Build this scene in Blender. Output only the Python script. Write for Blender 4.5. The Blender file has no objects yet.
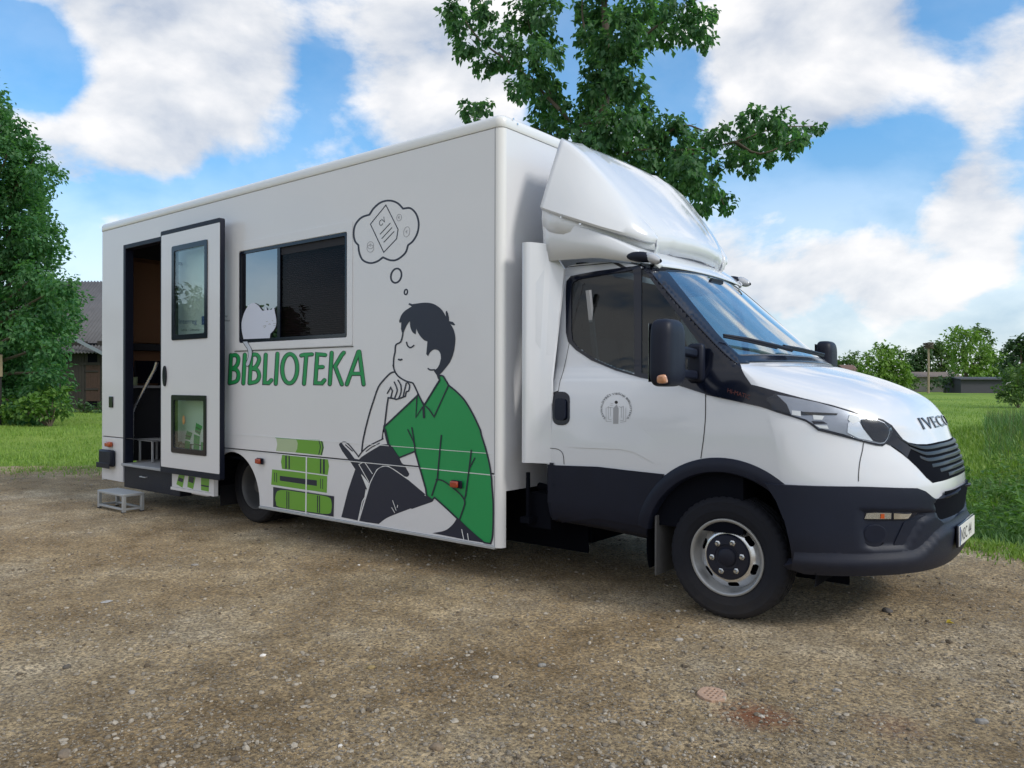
import bpy, math, random
from mathutils import Vector, Matrix, noise
from mathutils.bvhtree import BVHTree
from mathutils.geometry import delaunay_2d_cdt

R = math.radians
scene = bpy.context.scene
COL = scene.collection
rnd = random.Random(7)

# ------------------------------------------------------------------ camera
CX, CY, CZ, YAW, PIT, ROL, FPX = 1.87263, -5.28863, 1.37148, -0.675812, -0.000787, 0.001987, 781.625
CAM = Vector((CX, CY, CZ))
FW = Vector((math.sin(YAW)*math.cos(PIT), math.cos(YAW)*math.cos(PIT), math.sin(PIT)))
_r0 = Vector((math.cos(YAW), -math.sin(YAW), 0)); _u0 = _r0.cross(FW)
RT = math.cos(ROL)*_r0 + math.sin(ROL)*_u0
UP = -math.sin(ROL)*_r0 + math.cos(ROL)*_u0
cam_data = bpy.data.cameras.new('camera'); cam = bpy.data.objects.new('camera', cam_data); COL.objects.link(cam)
cam.matrix_world = Matrix(((RT.x, UP.x, -FW.x, CX), (RT.y, UP.y, -FW.y, CY), (RT.z, UP.z, -FW.z, CZ), (0, 0, 0, 1)))
cam_data.sensor_width = 36; cam_data.lens = FPX*36/1024; cam_data.clip_end = 6000; cam_data.clip_start = .05
scene.camera = cam

def ray(u, v): return FW + RT*((u-512)/FPX) - UP*((v-384)/FPX)
def on_y(u, v, y): d = ray(u, v); return CAM + d*((y-CY)/d.y)
def on_x(u, v, x): d = ray(u, v); return CAM + d*((x-CX)/d.x)
def on_z(u, v, z=0.): d = ray(u, v); return CAM + d*((z-CZ)/d.z)
def on_d(u, v, D): return CAM + ray(u, v)*D            # D metres in front of the camera
def proj(P):
    d = Vector(P)-CAM; w = d.dot(FW); return (512+FPX*d.dot(RT)/w, 384-FPX*d.dot(UP)/w)
def T(x0, y0, s, pts): return [(x0+a/s, y0+b/s) for a, b in pts]

# ------------------------------------------------------------------ materials
def nodes_of(m):
    m.use_nodes = True; nt = m.node_tree; nt.nodes.clear()
    out = nt.nodes.new('ShaderNodeOutputMaterial'); return nt, out
def N(nt, t, **kw):
    n = nt.nodes.new(t)
    for k, v in kw.items():
        if k.startswith('_'): setattr(n, k[1:], v)
        else: n.inputs[k.replace('__', ' ')].default_value = v
    return n
def L(nt, a, ao, b, bi): nt.links.new(a.outputs[ao], b.inputs[bi])
def c4(c): return (c[0], c[1], c[2], 1)
def pmat(name, col, rough=.5, metal=0., coat=0., var=.0, vscale=6., bump=0., bscale=80., spec=.5, dirt=None, **_k):
    m = bpy.data.materials.new(name); nt, out = nodes_of(m)
    b = N(nt, 'ShaderNodeBsdfPrincipled', Roughness=rough, Metallic=metal)
    b.inputs['Coat Weight'].default_value = coat; b.inputs['Coat Roughness'].default_value = .05
    b.inputs['Specular IOR Level'].default_value = spec
    L(nt, b, 0, out, 0); b.inputs['Base Color'].default_value = c4(col)
    tc = N(nt, 'ShaderNodeTexCoord')
    if var:
        n = N(nt, 'ShaderNodeTexNoise', Scale=vscale, Detail=6., Roughness=.65); L(nt, tc, 'Object', n, 'Vector')
        mx = N(nt, 'ShaderNodeMix', _data_type='RGBA'); mx.inputs[6].default_value = c4([c*(1-var) for c in col]); mx.inputs[7].default_value = c4([min(1, c*(1+var)) for c in col])
        L(nt, n, 'Fac', mx, 0); src = mx
        if dirt:
            # splashed dust that reaches up from the road: (colour, z at which it has gone, strength)
            sp = N(nt, 'ShaderNodeSeparateXYZ'); L(nt, tc, 'Object', sp, 0)
            mr = N(nt, 'ShaderNodeMapRange'); mr.inputs[1].default_value = dirt[1]; mr.inputs[2].default_value = dirt[3]; mr.inputs[3].default_value = 0; mr.inputs[4].default_value = dirt[2]
            L(nt, sp, 2, mr, 0)
            n2 = N(nt, 'ShaderNodeTexNoise', Scale=14., Detail=8., Roughness=.75); L(nt, tc, 'Object', n2, 'Vector')
            mu = N(nt, 'ShaderNodeMath', _operation='MULTIPLY'); L(nt, mr, 0, mu, 0); L(nt, n2, 'Fac', mu, 1)
            m2 = N(nt, 'ShaderNodeMix', _data_type='RGBA'); m2.inputs[7].default_value = c4(dirt[0]); L(nt, mx, 2, m2, 6); L(nt, mu, 0, m2, 0); src = m2
        L(nt, src, 2, b, 'Base Color')
        mr2 = N(nt, 'ShaderNodeMapRange'); mr2.inputs[3].default_value = rough*.85; mr2.inputs[4].default_value = min(1, rough*1.2+.02); L(nt, n, 'Fac', mr2, 0); L(nt, mr2, 0, b, 'Roughness')
    if bump:
        n3 = N(nt, 'ShaderNodeTexNoise', Scale=bscale, Detail=4.); L(nt, tc, 'Object', n3, 'Vector')
        bp = N(nt, 'ShaderNodeBump', Strength=bump, Distance=.01); L(nt, n3, 'Fac', bp, 'Height'); L(nt, bp, 0, b, 'Normal')
    return m
def glassmat(name, tint, base=.04, rough=.0, maxr=1.):
    # thin pane: tinted see-through plus a mirror that grows with the angle
    m = bpy.data.materials.new(name); nt, out = nodes_of(m)
    tr = N(nt, 'ShaderNodeBsdfTransparent', Color=c4(tint)); gl = N(nt, 'ShaderNodeBsdfGlossy', Roughness=rough); gl.inputs[0].default_value = (1, 1, 1, 1)
    ge = N(nt, 'ShaderNodeNewGeometry'); dt = N(nt, 'ShaderNodeVectorMath', _operation='DOT_PRODUCT'); L(nt, ge, 'Incoming', dt, 0); L(nt, ge, 'Normal', dt, 1)
    ab = N(nt, 'ShaderNodeMath', _operation='ABSOLUTE'); L(nt, dt, 'Value', ab, 0); iv = N(nt, 'ShaderNodeMath', _operation='SUBTRACT'); iv.inputs[0].default_value = 1; L(nt, ab, 0, iv, 1)
    fr = N(nt, 'ShaderNodeMath', _operation='POWER'); fr.inputs[1].default_value = 5; L(nt, iv, 0, fr, 0); ma = N(nt, 'ShaderNodeMath', _operation='MULTIPLY_ADD'); ma.inputs[1].default_value = maxr; ma.inputs[2].default_value = base; ma.use_clamp = True
    L(nt, fr, 0, ma, 0); mx = N(nt, 'ShaderNodeMixShader'); L(nt, ma, 0, mx, 0); L(nt, tr, 0, mx, 1); L(nt, gl, 0, mx, 2); L(nt, mx, 0, out, 0)
    return m
DUST = (.20, .165, .12)
M = {}
M['panel'] = pmat('white_panel_paint', (.725, .735, .775), .32, coat=.25, var=.03, vscale=1.6, dirt=(DUST, .75, .16, .15))
M['post'] = pmat('white_post_paint', (.77, .78, .80), .3, coat=.3)
M['cab_white'] = pmat('white_cab_paint', (.665, .695, .755), .22, coat=.8, var=.012, vscale=2., dirt=(DUST, .95, .12, .4))  # cool tint stands in for sky blue reflected by the paint
M['lip'] = pmat('grey_rim_lip', (.34, .35, .36), .4, metal=.6, var=.15, vscale=12)
M['flap'] = pmat('dusty_grey_rubber', (.085, .085, .088), .85, var=.3, vscale=20)
M['seam'] = pmat('dark_seam_rubber', (.03, .03, .033), .8)  # one even dark tone for joints, thin lines and lettering
M['black'] = pmat('black_plastic', (.0075, .0105, .024), .45, var=.2, vscale=9, bump=.08, bscale=500, dirt=(DUST, .5, .14, .2), spec=.25)
M['bumper'] = pmat('charcoal_bumper_plastic', (.0085, .0125, .028), .46, var=.15, vscale=5, bump=.12, bscale=700, dirt=(DUST, .6, .12, .3), spec=.28)
M['gloss_black'] = pmat('gloss_black', (.005, .0075, .018), .16, coat=.15, spec=.35)
M['rubber'] = pmat('tyre_rubber', (.012, .0135, .020), .8, var=.35, vscale=12, bump=.2, bscale=160, spec=.25, dirt=(DUST, .30, .22, .0))
M['dark'] = pmat('dark_underside', (.004, .005, .009), .9, var=.3, spec=.08)
M['navy'] = pmat('navy_vinyl', (.014, .018, .040), .4)
M['green'] = pmat('green_vinyl', (.014, .30, .085), .4, var=.05, vscale=2)
M['lime'] = pmat('lime_vinyl', (.15, .37, .04), .4)
M['pale_lime'] = pmat('pale_lime_vinyl', (.42, .52, .33), .4)
M['vinyl_white'] = pmat('white_vinyl', (.74, .76, .78), .4)
M['vinyl_grey'] = pmat('grey_vinyl', (.33, .34, .37), .4)
M['vinyl_blue'] = pmat('blue_vinyl', (.02, .05, .25), .4)
M['steel'] = pmat('brushed_steel', (.62, .64, .66), .25, metal=1., var=.05, vscale=30)
M['rim'] = pmat('silver_wheel_paint', (.74, .76, .80), .22, metal=.85, coat=.3, var=.08, vscale=10)
M['chrome'] = pmat('chrome', (.8, .82, .84), .08, metal=1.)
M['alu'] = pmat('dull_aluminium', (.48, .5, .52), .45, metal=.5, var=.15, vscale=14)
M['amber'] = pmat('amber_lens', (.42, .07, .012), .2, coat=.6)
M['orange_red'] = pmat('orange_lens', (.36, .045, .015), .2, coat=.6)
M['wood'] = pmat('brown_birch_panel', (.20, .105, .06), .5, var=.12, vscale=3)
M['floor_grey'] = pmat('grey_floor_vinyl', (.33, .35, .38), .5, var=.1)
M['fabric'] = pmat('dark_seat_fabric', (.018, .02, .028), .9, var=.2, vscale=20)
M['plate'] = pmat('white_number_plate', (.75, .75, .73), .35)
M['glass_side'] = glassmat('tinted_side_glass', (.36, .42, .44), .035)
M['glass_front'] = glassmat('windscreen_glass', (.74, .84, .82), .30)
M['glass_clear'] = glassmat('clear_door_glass', (.86, .93, .90), .07, maxr=.9)
M['glass_blind'] = glassmat('matt_tinted_glass', (.5, .48, .5), .01, maxr=.25)
M['glass_mirror'] = glassmat('coated_window_glass', (.16, .19, .22), .28)
M['lens'] = glassmat('headlamp_lens', (.95, .96, .97), .012, maxr=.4)
M['reflector'] = pmat('lamp_bowl', (.30, .32, .37), .32, metal=.7, var=.12, vscale=14)
M['slat'] = pmat('grille_slat_black', (.012, .014, .018), .35, spec=.4)

# ------------------------------------------------------------------ mesh helpers
def setp(o, label=None, cat=None, group=None, kind=None):
    if label: o['label'] = label
    if cat: o['category'] = cat
    if group: o['group'] = group
    if kind: o['kind'] = kind
    return o
def empty(name, loc=(0, 0, 0), rz=0.):
    o = bpy.data.objects.new(name, None); COL.objects.link(o); o.location = loc; o.rotation_euler.z = rz; o.empty_display_size = .2
    return o

class MB:
    def __init__(s): s.v = []; s.f = []; s.m = []
    def add(s, vs, fs, mat=0):
        b = len(s.v); s.v += [tuple(v) for v in vs]; s.f += [tuple(i+b for i in f) for f in fs]; s.m += [mat]*len(fs); return s
    def box(s, a, b, mat=0, mtx=None):
        x0, y0, z0 = a; x1, y1, z1 = b
        vs = [Vector(p) for p in ((x0, y0, z0), (x1, y0, z0), (x1, y1, z0), (x0, y1, z0), (x0, y0, z1), (x1, y0, z1), (x1, y1, z1), (x0, y1, z1))]
        if mtx: vs = [mtx @ v for v in vs]
        return s.add(vs, [(0, 3, 2, 1), (4, 5, 6, 7), (0, 1, 5, 4), (1, 2, 6, 5), (2, 3, 7, 6), (3, 0, 4, 7)], mat)
    def beam(s, p, q, w, h, mat=0, up=(0, 0, 1)):
        p = Vector(p); q = Vector(q); d = (q-p); ln = d.length; d.normalize(); u = Vector(up)
        if abs(d.dot(u)) > .98: u = Vector((1, 0, 0))
        a = d.cross(u).normalized(); c = a.cross(d)
        mt = Matrix(((d.x, a.x, c.x, p.x), (d.y, a.y, c.y, p.y), (d.z, a.z, c.z, p.z), (0, 0, 0, 1)))
        return s.box((0, -w/2, -h/2), (ln, w/2, h/2), mat, mt)
    def tube(s, pts, r, n=10, mat=0, cap=True):
        pts = [Vector(p) for p in pts]; k = len(pts); rs = r if isinstance(r, (list, tuple)) else [r]*k
        vs = []; fs = []; a = None
        for i, p in enumerate(pts):
            d = (pts[min(i+1, k-1)]-pts[max(i-1, 0)]).normalized()
            if a is None:
                a = d.orthogonal().normalized()
            else:
                a = (a-d*a.dot(d)); a = a.normalized() if a.length > 1e-5 else d.orthogonal().normalized()
            b = d.cross(a)
            for j in range(n):
                t = 2*math.pi*j/n; vs.append(p+(a*math.cos(t)+b*math.sin(t))*rs[i])
        for i in range(k-1):
            for j in range(n):
                fs.append((i*n+j, i*n+(j+1) % n, (i+1)*n+(j+1) % n, (i+1)*n+j))
        if cap: fs.append(tuple(range(n-1, -1, -1))); fs.append(tuple((k-1)*n+j for j in range(n)))
        return s.add(vs, fs, mat)
    def lathe(s, prof, c, n=48, mat=0, sgn=-1, fn=None, a0=0., a1=2*math.pi):
        # prof: (radius, outward) pairs round an axis along y; sgn -1 faces the camera side
        vs = []; fs = []; k = len(prof); full = abs(a1-a0-2*math.pi) < 1e-6; nn = n if full else n+1
        for j in range(nn):
            t = a0+(a1-a0)*j/n
            for i, (r, o) in enumerate(prof):
                if fn: r = fn(i, j, r)
                vs.append((c[0]+r*math.cos(t), c[1]+sgn*o, c[2]+r*math.sin(t)))
        for j in range(n):
            for i in range(k-1):
                q = (j*k+i, ((j+1) % nn)*k+i, ((j+1) % nn)*k+i+1, j*k+i+1); fs.append(q if sgn < 0 else q[::-1])
        return s.add(vs, fs, mat)
    def grid(s, rows, mat=0, flip=False):
        n = len(rows[0]); vs = [p for r in rows for p in r]; fs = []
        for i in range(len(rows)-1):
            for j in range(n-1):
                q = (i*n+j, i*n+j+1, (i+1)*n+j+1, (i+1)*n+j); fs.append(q[::-1] if flip else q)
        return s.add(vs, fs, mat)
    def split(s, name, mats, parent=None, **kw):
        # one object per separate piece
        p = list(range(len(s.v)))
        def find(i):
            while p[i] != i: p[i] = p[p[i]]; i = p[i]
            return i
        for f in s.f:
            for i in f[1:]: p[find(i)] = find(f[0])
        gr = {}
        for f, m in zip(s.f, s.m): gr.setdefault(find(f[0]), []).append((f, m))
        out = []
        for fs in gr.values():
            b = MB(); us = sorted({i for f, m in fs for i in f}); mp = {i: k for k, i in enumerate(us)}
            b.v = [s.v[i] for i in us]; b.f = [tuple(mp[i] for i in f) for f, m in fs]; b.m = [m for f, m in fs]; out.append(b.build(name, mats, parent, **kw))
        return out
    def build(s, name, mats, parent=None, smooth=None, bevel=None, seg=2, solid=None, cast=None):
        me = bpy.data.meshes.new(name); me.from_pydata(s.v, [], s.f)
        for m in (mats if isinstance(mats, (list, tuple)) else [mats]): me.materials.append(M[m] if isinstance(m, str) else m)
        me.polygons.foreach_set('material_index', s.m)
        if smooth is not None:
            me.polygons.foreach_set('use_smooth', [True]*len(me.polygons))
            if smooth < 180: me.set_sharp_from_angle(angle=R(smooth))
        me.update()
        o = bpy.data.objects.new(name, me); COL.objects.link(o)
        if parent: o.parent = parent
        if solid:
            sm = o.modifiers.new('thickness', 'SOLIDIFY'); sm.thickness = solid[0]; sm.offset = -1; sm.material_offset = solid[1]; sm.use_quality_normals = True
        if bevel:
            bm = o.modifiers.new('edge', 'BEVEL'); bm.width = bevel; bm.segments = seg; bm.limit_method = 'ANGLE'; bm.angle_limit = R(40); bm.harden_normals = False
            if smooth is None:
                me.polygons.foreach_set('use_smooth', [True]*len(me.polygons)); me.set_sharp_from_angle(angle=R(35))
        return o

def smooth(pts, n=5, closed=False):
    k = len(pts); out = []
    P = [Vector(p) for p in pts]
    for i in range(k if closed else k-1):
        p0 = P[(i-1) % k] if closed or i > 0 else P[0]*2-P[1]
        p1 = P[i]; p2 = P[(i+1) % k]; p3 = P[(i+2) % k] if closed or i+2 < k else P[k-1]*2-P[k-2]
        for j in range(n):
            t = j/n
            out.append(((p1*2)+(p2-p0)*t+(p0*2-p1*5+p2*4-p3)*t*t+(p1*3-p0-p2*3+p3)*t**3)*.5)
    if not closed: out.append(P[-1])
    return [tuple(p) for p in out]
def inside(p, loops):
    x, y = p; c = False
    for l in loops:
        for i in range(len(l)):
            (x0, y0), (x1, y1) = l[i-1], l[i]
            if (y0 > y) != (y1 > y) and x < (x1-x0)*(y-y0)/(y1-y0)+x0: c = not c
    return c
def fill(loops, extra=()):
    vs = []; es = []
    for l in loops:
        b = len(vs); vs += [Vector((p[0], p[1])) for p in l]; es += [(b+i, b+(i+1) % len(l)) for i in range(len(l))]
    vs += [Vector(e) for e in extra]
    r = delaunay_2d_cdt(vs, es, [], 0, 1e-6)
    V = [tuple(v) for v in r[0]]; F = []
    for t in r[2]:
        t = list(t); c = ((V[t[0]][0]+V[t[1]][0]+V[t[2]][0])/3, (V[t[0]][1]+V[t[1]][1]+V[t[2]][1])/3)
        if inside(c, loops):
            a = (V[t[1]][0]-V[t[0]][0])*(V[t[2]][1]-V[t[0]][1])-(V[t[1]][1]-V[t[0]][1])*(V[t[2]][0]-V[t[0]][0])
            if abs(a) > 1e-12: F.append(tuple(t if a > 0 else t[::-1]))
    return V, F
def gridpts(loop, step, margin=.35):
    x0 = min(p[0] for p in loop); x1 = max(p[0] for p in loop); y0 = min(p[1] for p in loop); y1 = max(p[1] for p in loop)
    out = []; x = x0+step*.5
    while x < x1:
        y = y0+step*.5
        while y < y1:
            if inside((x, y), [loop]): out.append((x, y))
            y += step
        x += step
    return out
def prism(mb, V, F, front, back, mat=0, flip=False):
    # solid from a filled 2D shape: front(p) and back(p) give 3D points
    b = len(V); vs = [front(p) for p in V]+[back(p) for p in V]; ed = {}
    for t in F:
        for i in range(3):
            e = (t[i], t[(i+1) % 3])
            if (e[1], e[0]) in ed: del ed[(e[1], e[0])]
            else: ed[e] = 1
    fs = [t for t in F]+[(t[2]+b, t[1]+b, t[0]+b) for t in F]+[(e[1], e[0], e[0]+b, e[1]+b) for e in ed]
    if flip: fs = [f[::-1] for f in fs]
    used = sorted({i for f in fs for i in f}); mp = {i: k for k, i in enumerate(used)}
    return mb.add([vs[i] for i in used], [tuple(mp[i] for i in f) for f in fs], mat)
def plate_y(mb, loops, y, t, mat=0):
    # slab in the xz plane whose face at y looks towards -y, t thick towards +y
    V, F = fill(loops); return prism(mb, V, F, lambda p: Vector((p[0], y, p[1])), lambda p: Vector((p[0], y+t, p[1])), mat)
def rect(x0, x1, z0, z1): return [(x0, z0), (x1, z0), (x1, z1), (x0, z1)]
def rrect(x0, x1, z0, z1, r, n=5):
    out = []
    for cx, cz, a in ((x1-r, z0+r, -90), (x1-r, z1-r, 0), (x0+r, z1-r, 90), (x0+r, z0+r, 180)):
        for i in range(n+1):
            t = R(a+90*i/n); out.append((cx+r*math.cos(t), cz+r*math.sin(t)))
    return out
def ellipse(cx, cy, rx, ry, n=28, rot=0.):
    c, s = math.cos(rot), math.sin(rot)
    return [(cx+rx*math.cos(2*math.pi*i/n)*c-ry*math.sin(2*math.pi*i/n)*s, cy+rx*math.cos(2*math.pi*i/n)*s+ry*math.sin(2*math.pi*i/n)*c) for i in range(n)]

class Decal:
    """vinyl marks on one surface: fn(u, v, h) puts a flat point h metres off that surface"""
    def __init__(s, fn, h0=.0007, dh=.00012): s.mb = MB(); s.fn = fn; s.h = h0; s.dh = dh; s.mats = []
    def mi(s, m):
        if m not in s.mats: s.mats.append(m)
        return s.mats.index(m)
    def fill(s, loops, mat, step=None):
        if not isinstance(loops[0][0], (tuple, list)): loops = [loops]
        V, F = fill(loops, gridpts(loops[0], step) if step else ())
        P = [s.fn(p[0], p[1], s.h) for p in V]
        if F:
            a, b, c = (P[i] for i in F[0])
            n = (b-a).cross(c-a)
            if n.dot(CAM-a) < 0: F = [f[::-1] for f in F]
        s.mb.add(P, F, s.mi(mat)); s.h += s.dh; return s
    def line(s, pts, w, mat='navy', closed=False, sm=0, cap=True, taper=False):
        if sm: pts = smooth(pts, sm, closed)
        k = len(pts); P = [Vector(p[:2]) for p in pts]; Lp = []; Rp = []
        for i in range(k):
            a = P[(i-1) % k] if closed or i > 0 else P[i]; b = P[(i+1) % k] if closed or i < k-1 else P[i]
            d1 = (P[i]-a); d2 = (b-P[i])
            d1 = d1.normalized() if d1.length > 1e-6 else d2.normalized(); d2 = d2.normalized() if d2.length > 1e-6 else d1
            d = d1+d2; d = d.normalized() if d.length > .2 else d1
            n = Vector((-d.y, d.x)); m = min(2., 1/max(.45, n.dot(Vector((-d1.y, d1.x)))))
            ww = w/2*m*(1 if not taper else .35+.65*math.sin(math.pi*(i+.5)/k))
            Lp.append(P[i]+n*ww); Rp.append(P[i]-n*ww)
        if not closed and cap:
            loop = [tuple(p) for p in Lp]; d = (P[-1]-P[-2]).normalized(); n = Vector((-d.y, d.x))
            for t in (60, 30, 0, -30, -60): loop.append(tuple(P[-1]+(n*math.sin(R(t))+d*math.cos(R(t)))*w/2*.97))
            loop += [tuple(p) for p in reversed(Rp)]; d = (P[0]-P[1]).normalized(); n = Vector((-d.y, d.x))
            for t in (60, 30, 0, -30, -60): loop.append(tuple(P[0]+(n*math.sin(R(t))+d*math.cos(R(t)))*w/2*.97))
            V = [s.fn(p[0], p[1], s.h) for p in Lp+Rp]; fs = [(i, i+1, k+i+1, k+i) for i in range(k-1)]
            b = len(V); ex = loop[k:k+5]; V += [s.fn(p[0], p[1], s.h) for p in ex]; fs.append((k-1,)+tuple(b+i for i in range(5))+(2*k-1,))
            b = len(V); ex = loop[2*k+5:]; V += [s.fn(p[0], p[1], s.h) for p in ex]; fs.append((k,)+tuple(b+i for i in range(5))+(0,))
        else:
            V = [s.fn(p[0], p[1], s.h) for p in Lp+Rp]; kk = k if closed else k-1
            fs = [(i, (i+1) % k, k+(i+1) % k, k+i) for i in range(kk)]
        a, b, c = (V[i] for i in fs[0][:3])
        if (b-a).cross(c-a).dot(CAM-a) < 0: fs = [f[::-1] for f in fs]
        s.mb.add(V, fs, s.mi(mat)); s.h += s.dh; return s
    def text(s, txt, place, mat, spacing=1.):
        V, F = text_mesh(txt, spacing); s.mb.add([s.fn(*place(x, y), s.h) for x, y in V], F, s.mi(mat)); s.h += s.dh; return s
    def build(s, name, parent, split=False): return s.mb.split(name, s.mats, parent) if split else s.mb.build(name, s.mats, parent)

def text_mesh(txt, spacing=1., bold=0.):
    # built-in font, unit cap height is about .7
    cu = bpy.data.curves.new('lettering', 'FONT'); cu.body = txt; cu.space_character = spacing; cu.offset = bold; cu.resolution_u = 3
    o = bpy.data.objects.new('lettering', cu); COL.objects.link(o)
    dg = bpy.context.evaluated_depsgraph_get(); me = bpy.data.meshes.new_from_object(o.evaluated_get(dg))
    V = [(v.co.x, v.co.y) for v in me.vertices]; F = [tuple(p.vertices) for p in me.polygons]
    bpy.data.objects.remove(o); bpy.data.curves.remove(cu); bpy.data.meshes.remove(me)
    return V, F
# ================================================================== the library truck
W = 1.12                                  # half width of the body
XF, XR = -1.62, -7.655                     # flat part of the body sides
ZB, ZW, ZL, ZS, ZT = .239, .7407, .881, 3.150, 3.245
truck = setp(empty('library_truck'), 'white mobile library truck with green reading boy mural and open side door', 'truck')
AX, AZ, AR = -4.90, .25, .45              # rear wheel arch
def bx(u, v): p = on_y(u, v, -W); return (p.x, p.z)
def bq(pts): return [bx(*p) for p in pts]

# ---- right side wall: upper panel, with door and window openings
DX0, DX1 = -7.13, -6.02; DZ0, DZ1 = .46, 2.93
wx0, wz0 = -4.785, 1.750; wx1, wz1 = -3.21, 2.615
b = MB()
plate_y(b, [[(XR, ZW+.004), (DX0, ZW+.004), (DX0, DZ1), (DX1, DZ1), (DX1, ZW+.004), (XF, ZW+.004), (XF, ZS), (XR, ZS)], rrect(wx0, wx1, wz0, wz1, .02)], -W, .045)
b.build('side_wall', 'panel', truck, bevel=.004)
# lower skirts: rear corner, behind the door step, between arch and cab
b = MB()
arch = [(AX+AR*math.cos(R(a)), AZ+(AR+.01)*math.sin(R(a))) for a in range(0, 181, 6)]
arch[0] = (AX+AR, ZB); arch[-1] = (AX-AR, ZB)
plate_y(b, [[(XR, ZB), (DX0-.012, ZB), (DX0-.012, ZW-.006), (XR, ZW-.006)]], -W, .03)
sk = [(XF, ZB), (XF, ZW-.006), (AX-AR-.35, ZW-.006), (AX-AR-.35, ZB)]
xsp = bx(308, 480)[0]
plate_y(b, [[(xsp-.004, ZB), (xsp-.004, ZW-.006)]+[(AX-AR-.30, ZW-.006), (AX-AR-.30, ZB)]+arch[::-1]], -W, .03)
plate_y(b, [[(xsp+.004, ZB), (XF, ZB), (XF, ZW-.006), (xsp+.004, ZW-.006)]], -W, .03)
b.split('side_skirt', 'panel', truck, bevel=.003)
b = MB(); b.box((AX+AR+.003, -W-.012, ZB-.022), (XF+.004, -W+.03, ZB-.001)); b.build('skirt_trim', 'alu', truck, bevel=.003)
b = MB(); b.box((XR+.01, -W+.01, ZW-.004), (XF-.002, -W+.04, ZW+.002)); b.build('waist_seam', 'seam', truck)
b = MB(); b.box((AX-.25, -W-.004, ZW-.012), (XF, -W+.002, ZW-.0065)); b.box((AX-.25, -W-.003, ZL-.002), (XF-.02, -W-.0001, ZL+.002)); b.build('waist_moulding', 'vinyl_white', truck)
# left wall, rear wall, front wall, floor
b = MB(); b.box((XR, W-.045, ZB), (XF, W, ZS)); b.build('far_side_wall', 'panel', truck)
CR = .055
b = MB(); b.box((XR-CR, -W+CR, .42), (XR-CR+.045, W-CR, ZS)); b.build('rear_wall', 'panel', truck)
b = MB(); b.box((XF+CR-.045, -W+CR, .62), (XF+CR, W-CR, ZS)); b.build('front_wall', 'panel', truck)
b = MB()
for (cx, cy, a0) in ((XF, -W+CR, -90), (XF, W-CR, 0), (XR, W-CR, 90), (XR, -W+CR, 180)):
    pts = [(cx+CR*math.cos(R(a0+90*i/10)), cy+CR*math.sin(R(a0+90*i/10))) for i in range(11)]+[(cx+(CR-.04)*math.cos(R(a0+90*i/4)), cy+(CR-.04)*math.sin(R(a0+90*i/4))) for i in range(4, -1, -1)]
    k = len(pts); vs = [(x, y, ZB-.012) for x, y in pts]+[(x, y, ZS) for x, y in pts]
    b.add(vs, [(i, (i+1) % k, k+(i+1) % k, k+i) for i in range(k)]+[tuple(range(k-1, -1, -1)), tuple(range(k, 2*k))])
b.split('corner_post', 'post', truck, smooth=40)
b = MB(); b.box((XF-.006, -W-.0025, ZB), (XF+.001, -W+.001, ZS)); b.build('corner_seam', 'vinyl_grey', truck)
# roof cap with rolled edge
b = MB(); rows = []
def rr_out(inset, z, n=8):
    x0, x1, y1, r = XR-CR-.006+inset, XF+CR+.006-inset, W+.006-inset, max(.02, CR+.006-inset*.7); out = []
    for cx, cy, a in ((x1-r, -y1+r, -90), (x1-r, y1-r, 0), (x0+r, y1-r, 90), (x0+r, -y1+r, 180)):
        for i in range(n+1): t = R(a+90*i/n); out.append((cx+r*math.cos(t), cy+r*math.sin(t), z))
    return out+[out[0]]
for ins, z in ((.03, ZS+.002), (.002, ZS+.002), (0, ZS+.005), (0, ZS+.05), (.004, ZS+.066), (.013, ZS+.08), (.026, ZS+.09), (.045, ZS+.095), (.3, ZS+.10), (.9, ZS+.104)): rows.append(rr_out(ins, z))
b.grid(rows); k = len(rows[0]); top = [tuple(p) for p in rows[-1][:-1]]; b.add(top, [tuple(range(len(top)))])
b.build('roof_cap', 'post', truck, smooth=50)
b = MB()
for u, v in ((513.5, 119), (517.5, 124)): p = on_x(u, v, XF+CR+.008); b.box((p.x-.003, p.y-.006, p.z-.006), (p.x+.003, p.y+.006, p.z+.006))
b.split('cap_rivet', 'steel', truck)
b = MB(); b.box((XR, -W+.05, ZS-.05), (XF, W-.05, ZS-.005)); b.build('ceiling_panel', 'vinyl_grey', truck)

# ---- interior seen through the doorway and the windows
b = MB(); b.box((DX1+.04, -W+.05, .70), (XF-.1, W-.05, .74)); b.box((XR, -W+.40, .40), (DX1+.03, W-.05, .445)); b.split('floor', 'floor_grey', truck)
b = MB(); b.box((XR+.02, -W+.05, .44), (XR+.06, W-.05, 3.1)); b.build('rear_lining', 'wood', truck)
XI = XR+.10
def zi(u, v): return on_x(u, v, XI).z
b = MB(); b.box((XI-.03, -W+.05, zi(140, 262)), (XI, .6, zi(140, 343))); b.build('wardrobe_panel', 'wood', truck, bevel=.005)
b = MB(); b.box((XI-.03, -W+.05, zi(140, 351)), (XI, .6, zi(140, 366))); b.build('backsplash', 'wood', truck, bevel=.003)
b = MB(); b.box((XI-.03, -W+.05, zi(140, 258)), (XI+.10, .6, 3.09)); b.build('ceiling_locker', 'fabric', truck, bevel=.006)
b = MB(); b.box((XI-.03, -W+.05, zi(140, 350.5)), (XI+.12, .6, zi(140, 344))); b.build('wall_shelf', 'fabric', truck, bevel=.004)
zc_ = zi(140, 385.5); b = MB(); b.box((XI-.03, -W+.05, zc_-.03), (XI+.18, .6, zc_)); b.build('counter_top', 'vinyl_grey', truck, bevel=.004)
b = MB(); b.box((XI-.03, -W+.05, .447), (XI+.14, .6, zc_-.032)); b.build('base_cabinet', 'fabric', truck, bevel=.004)
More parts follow.
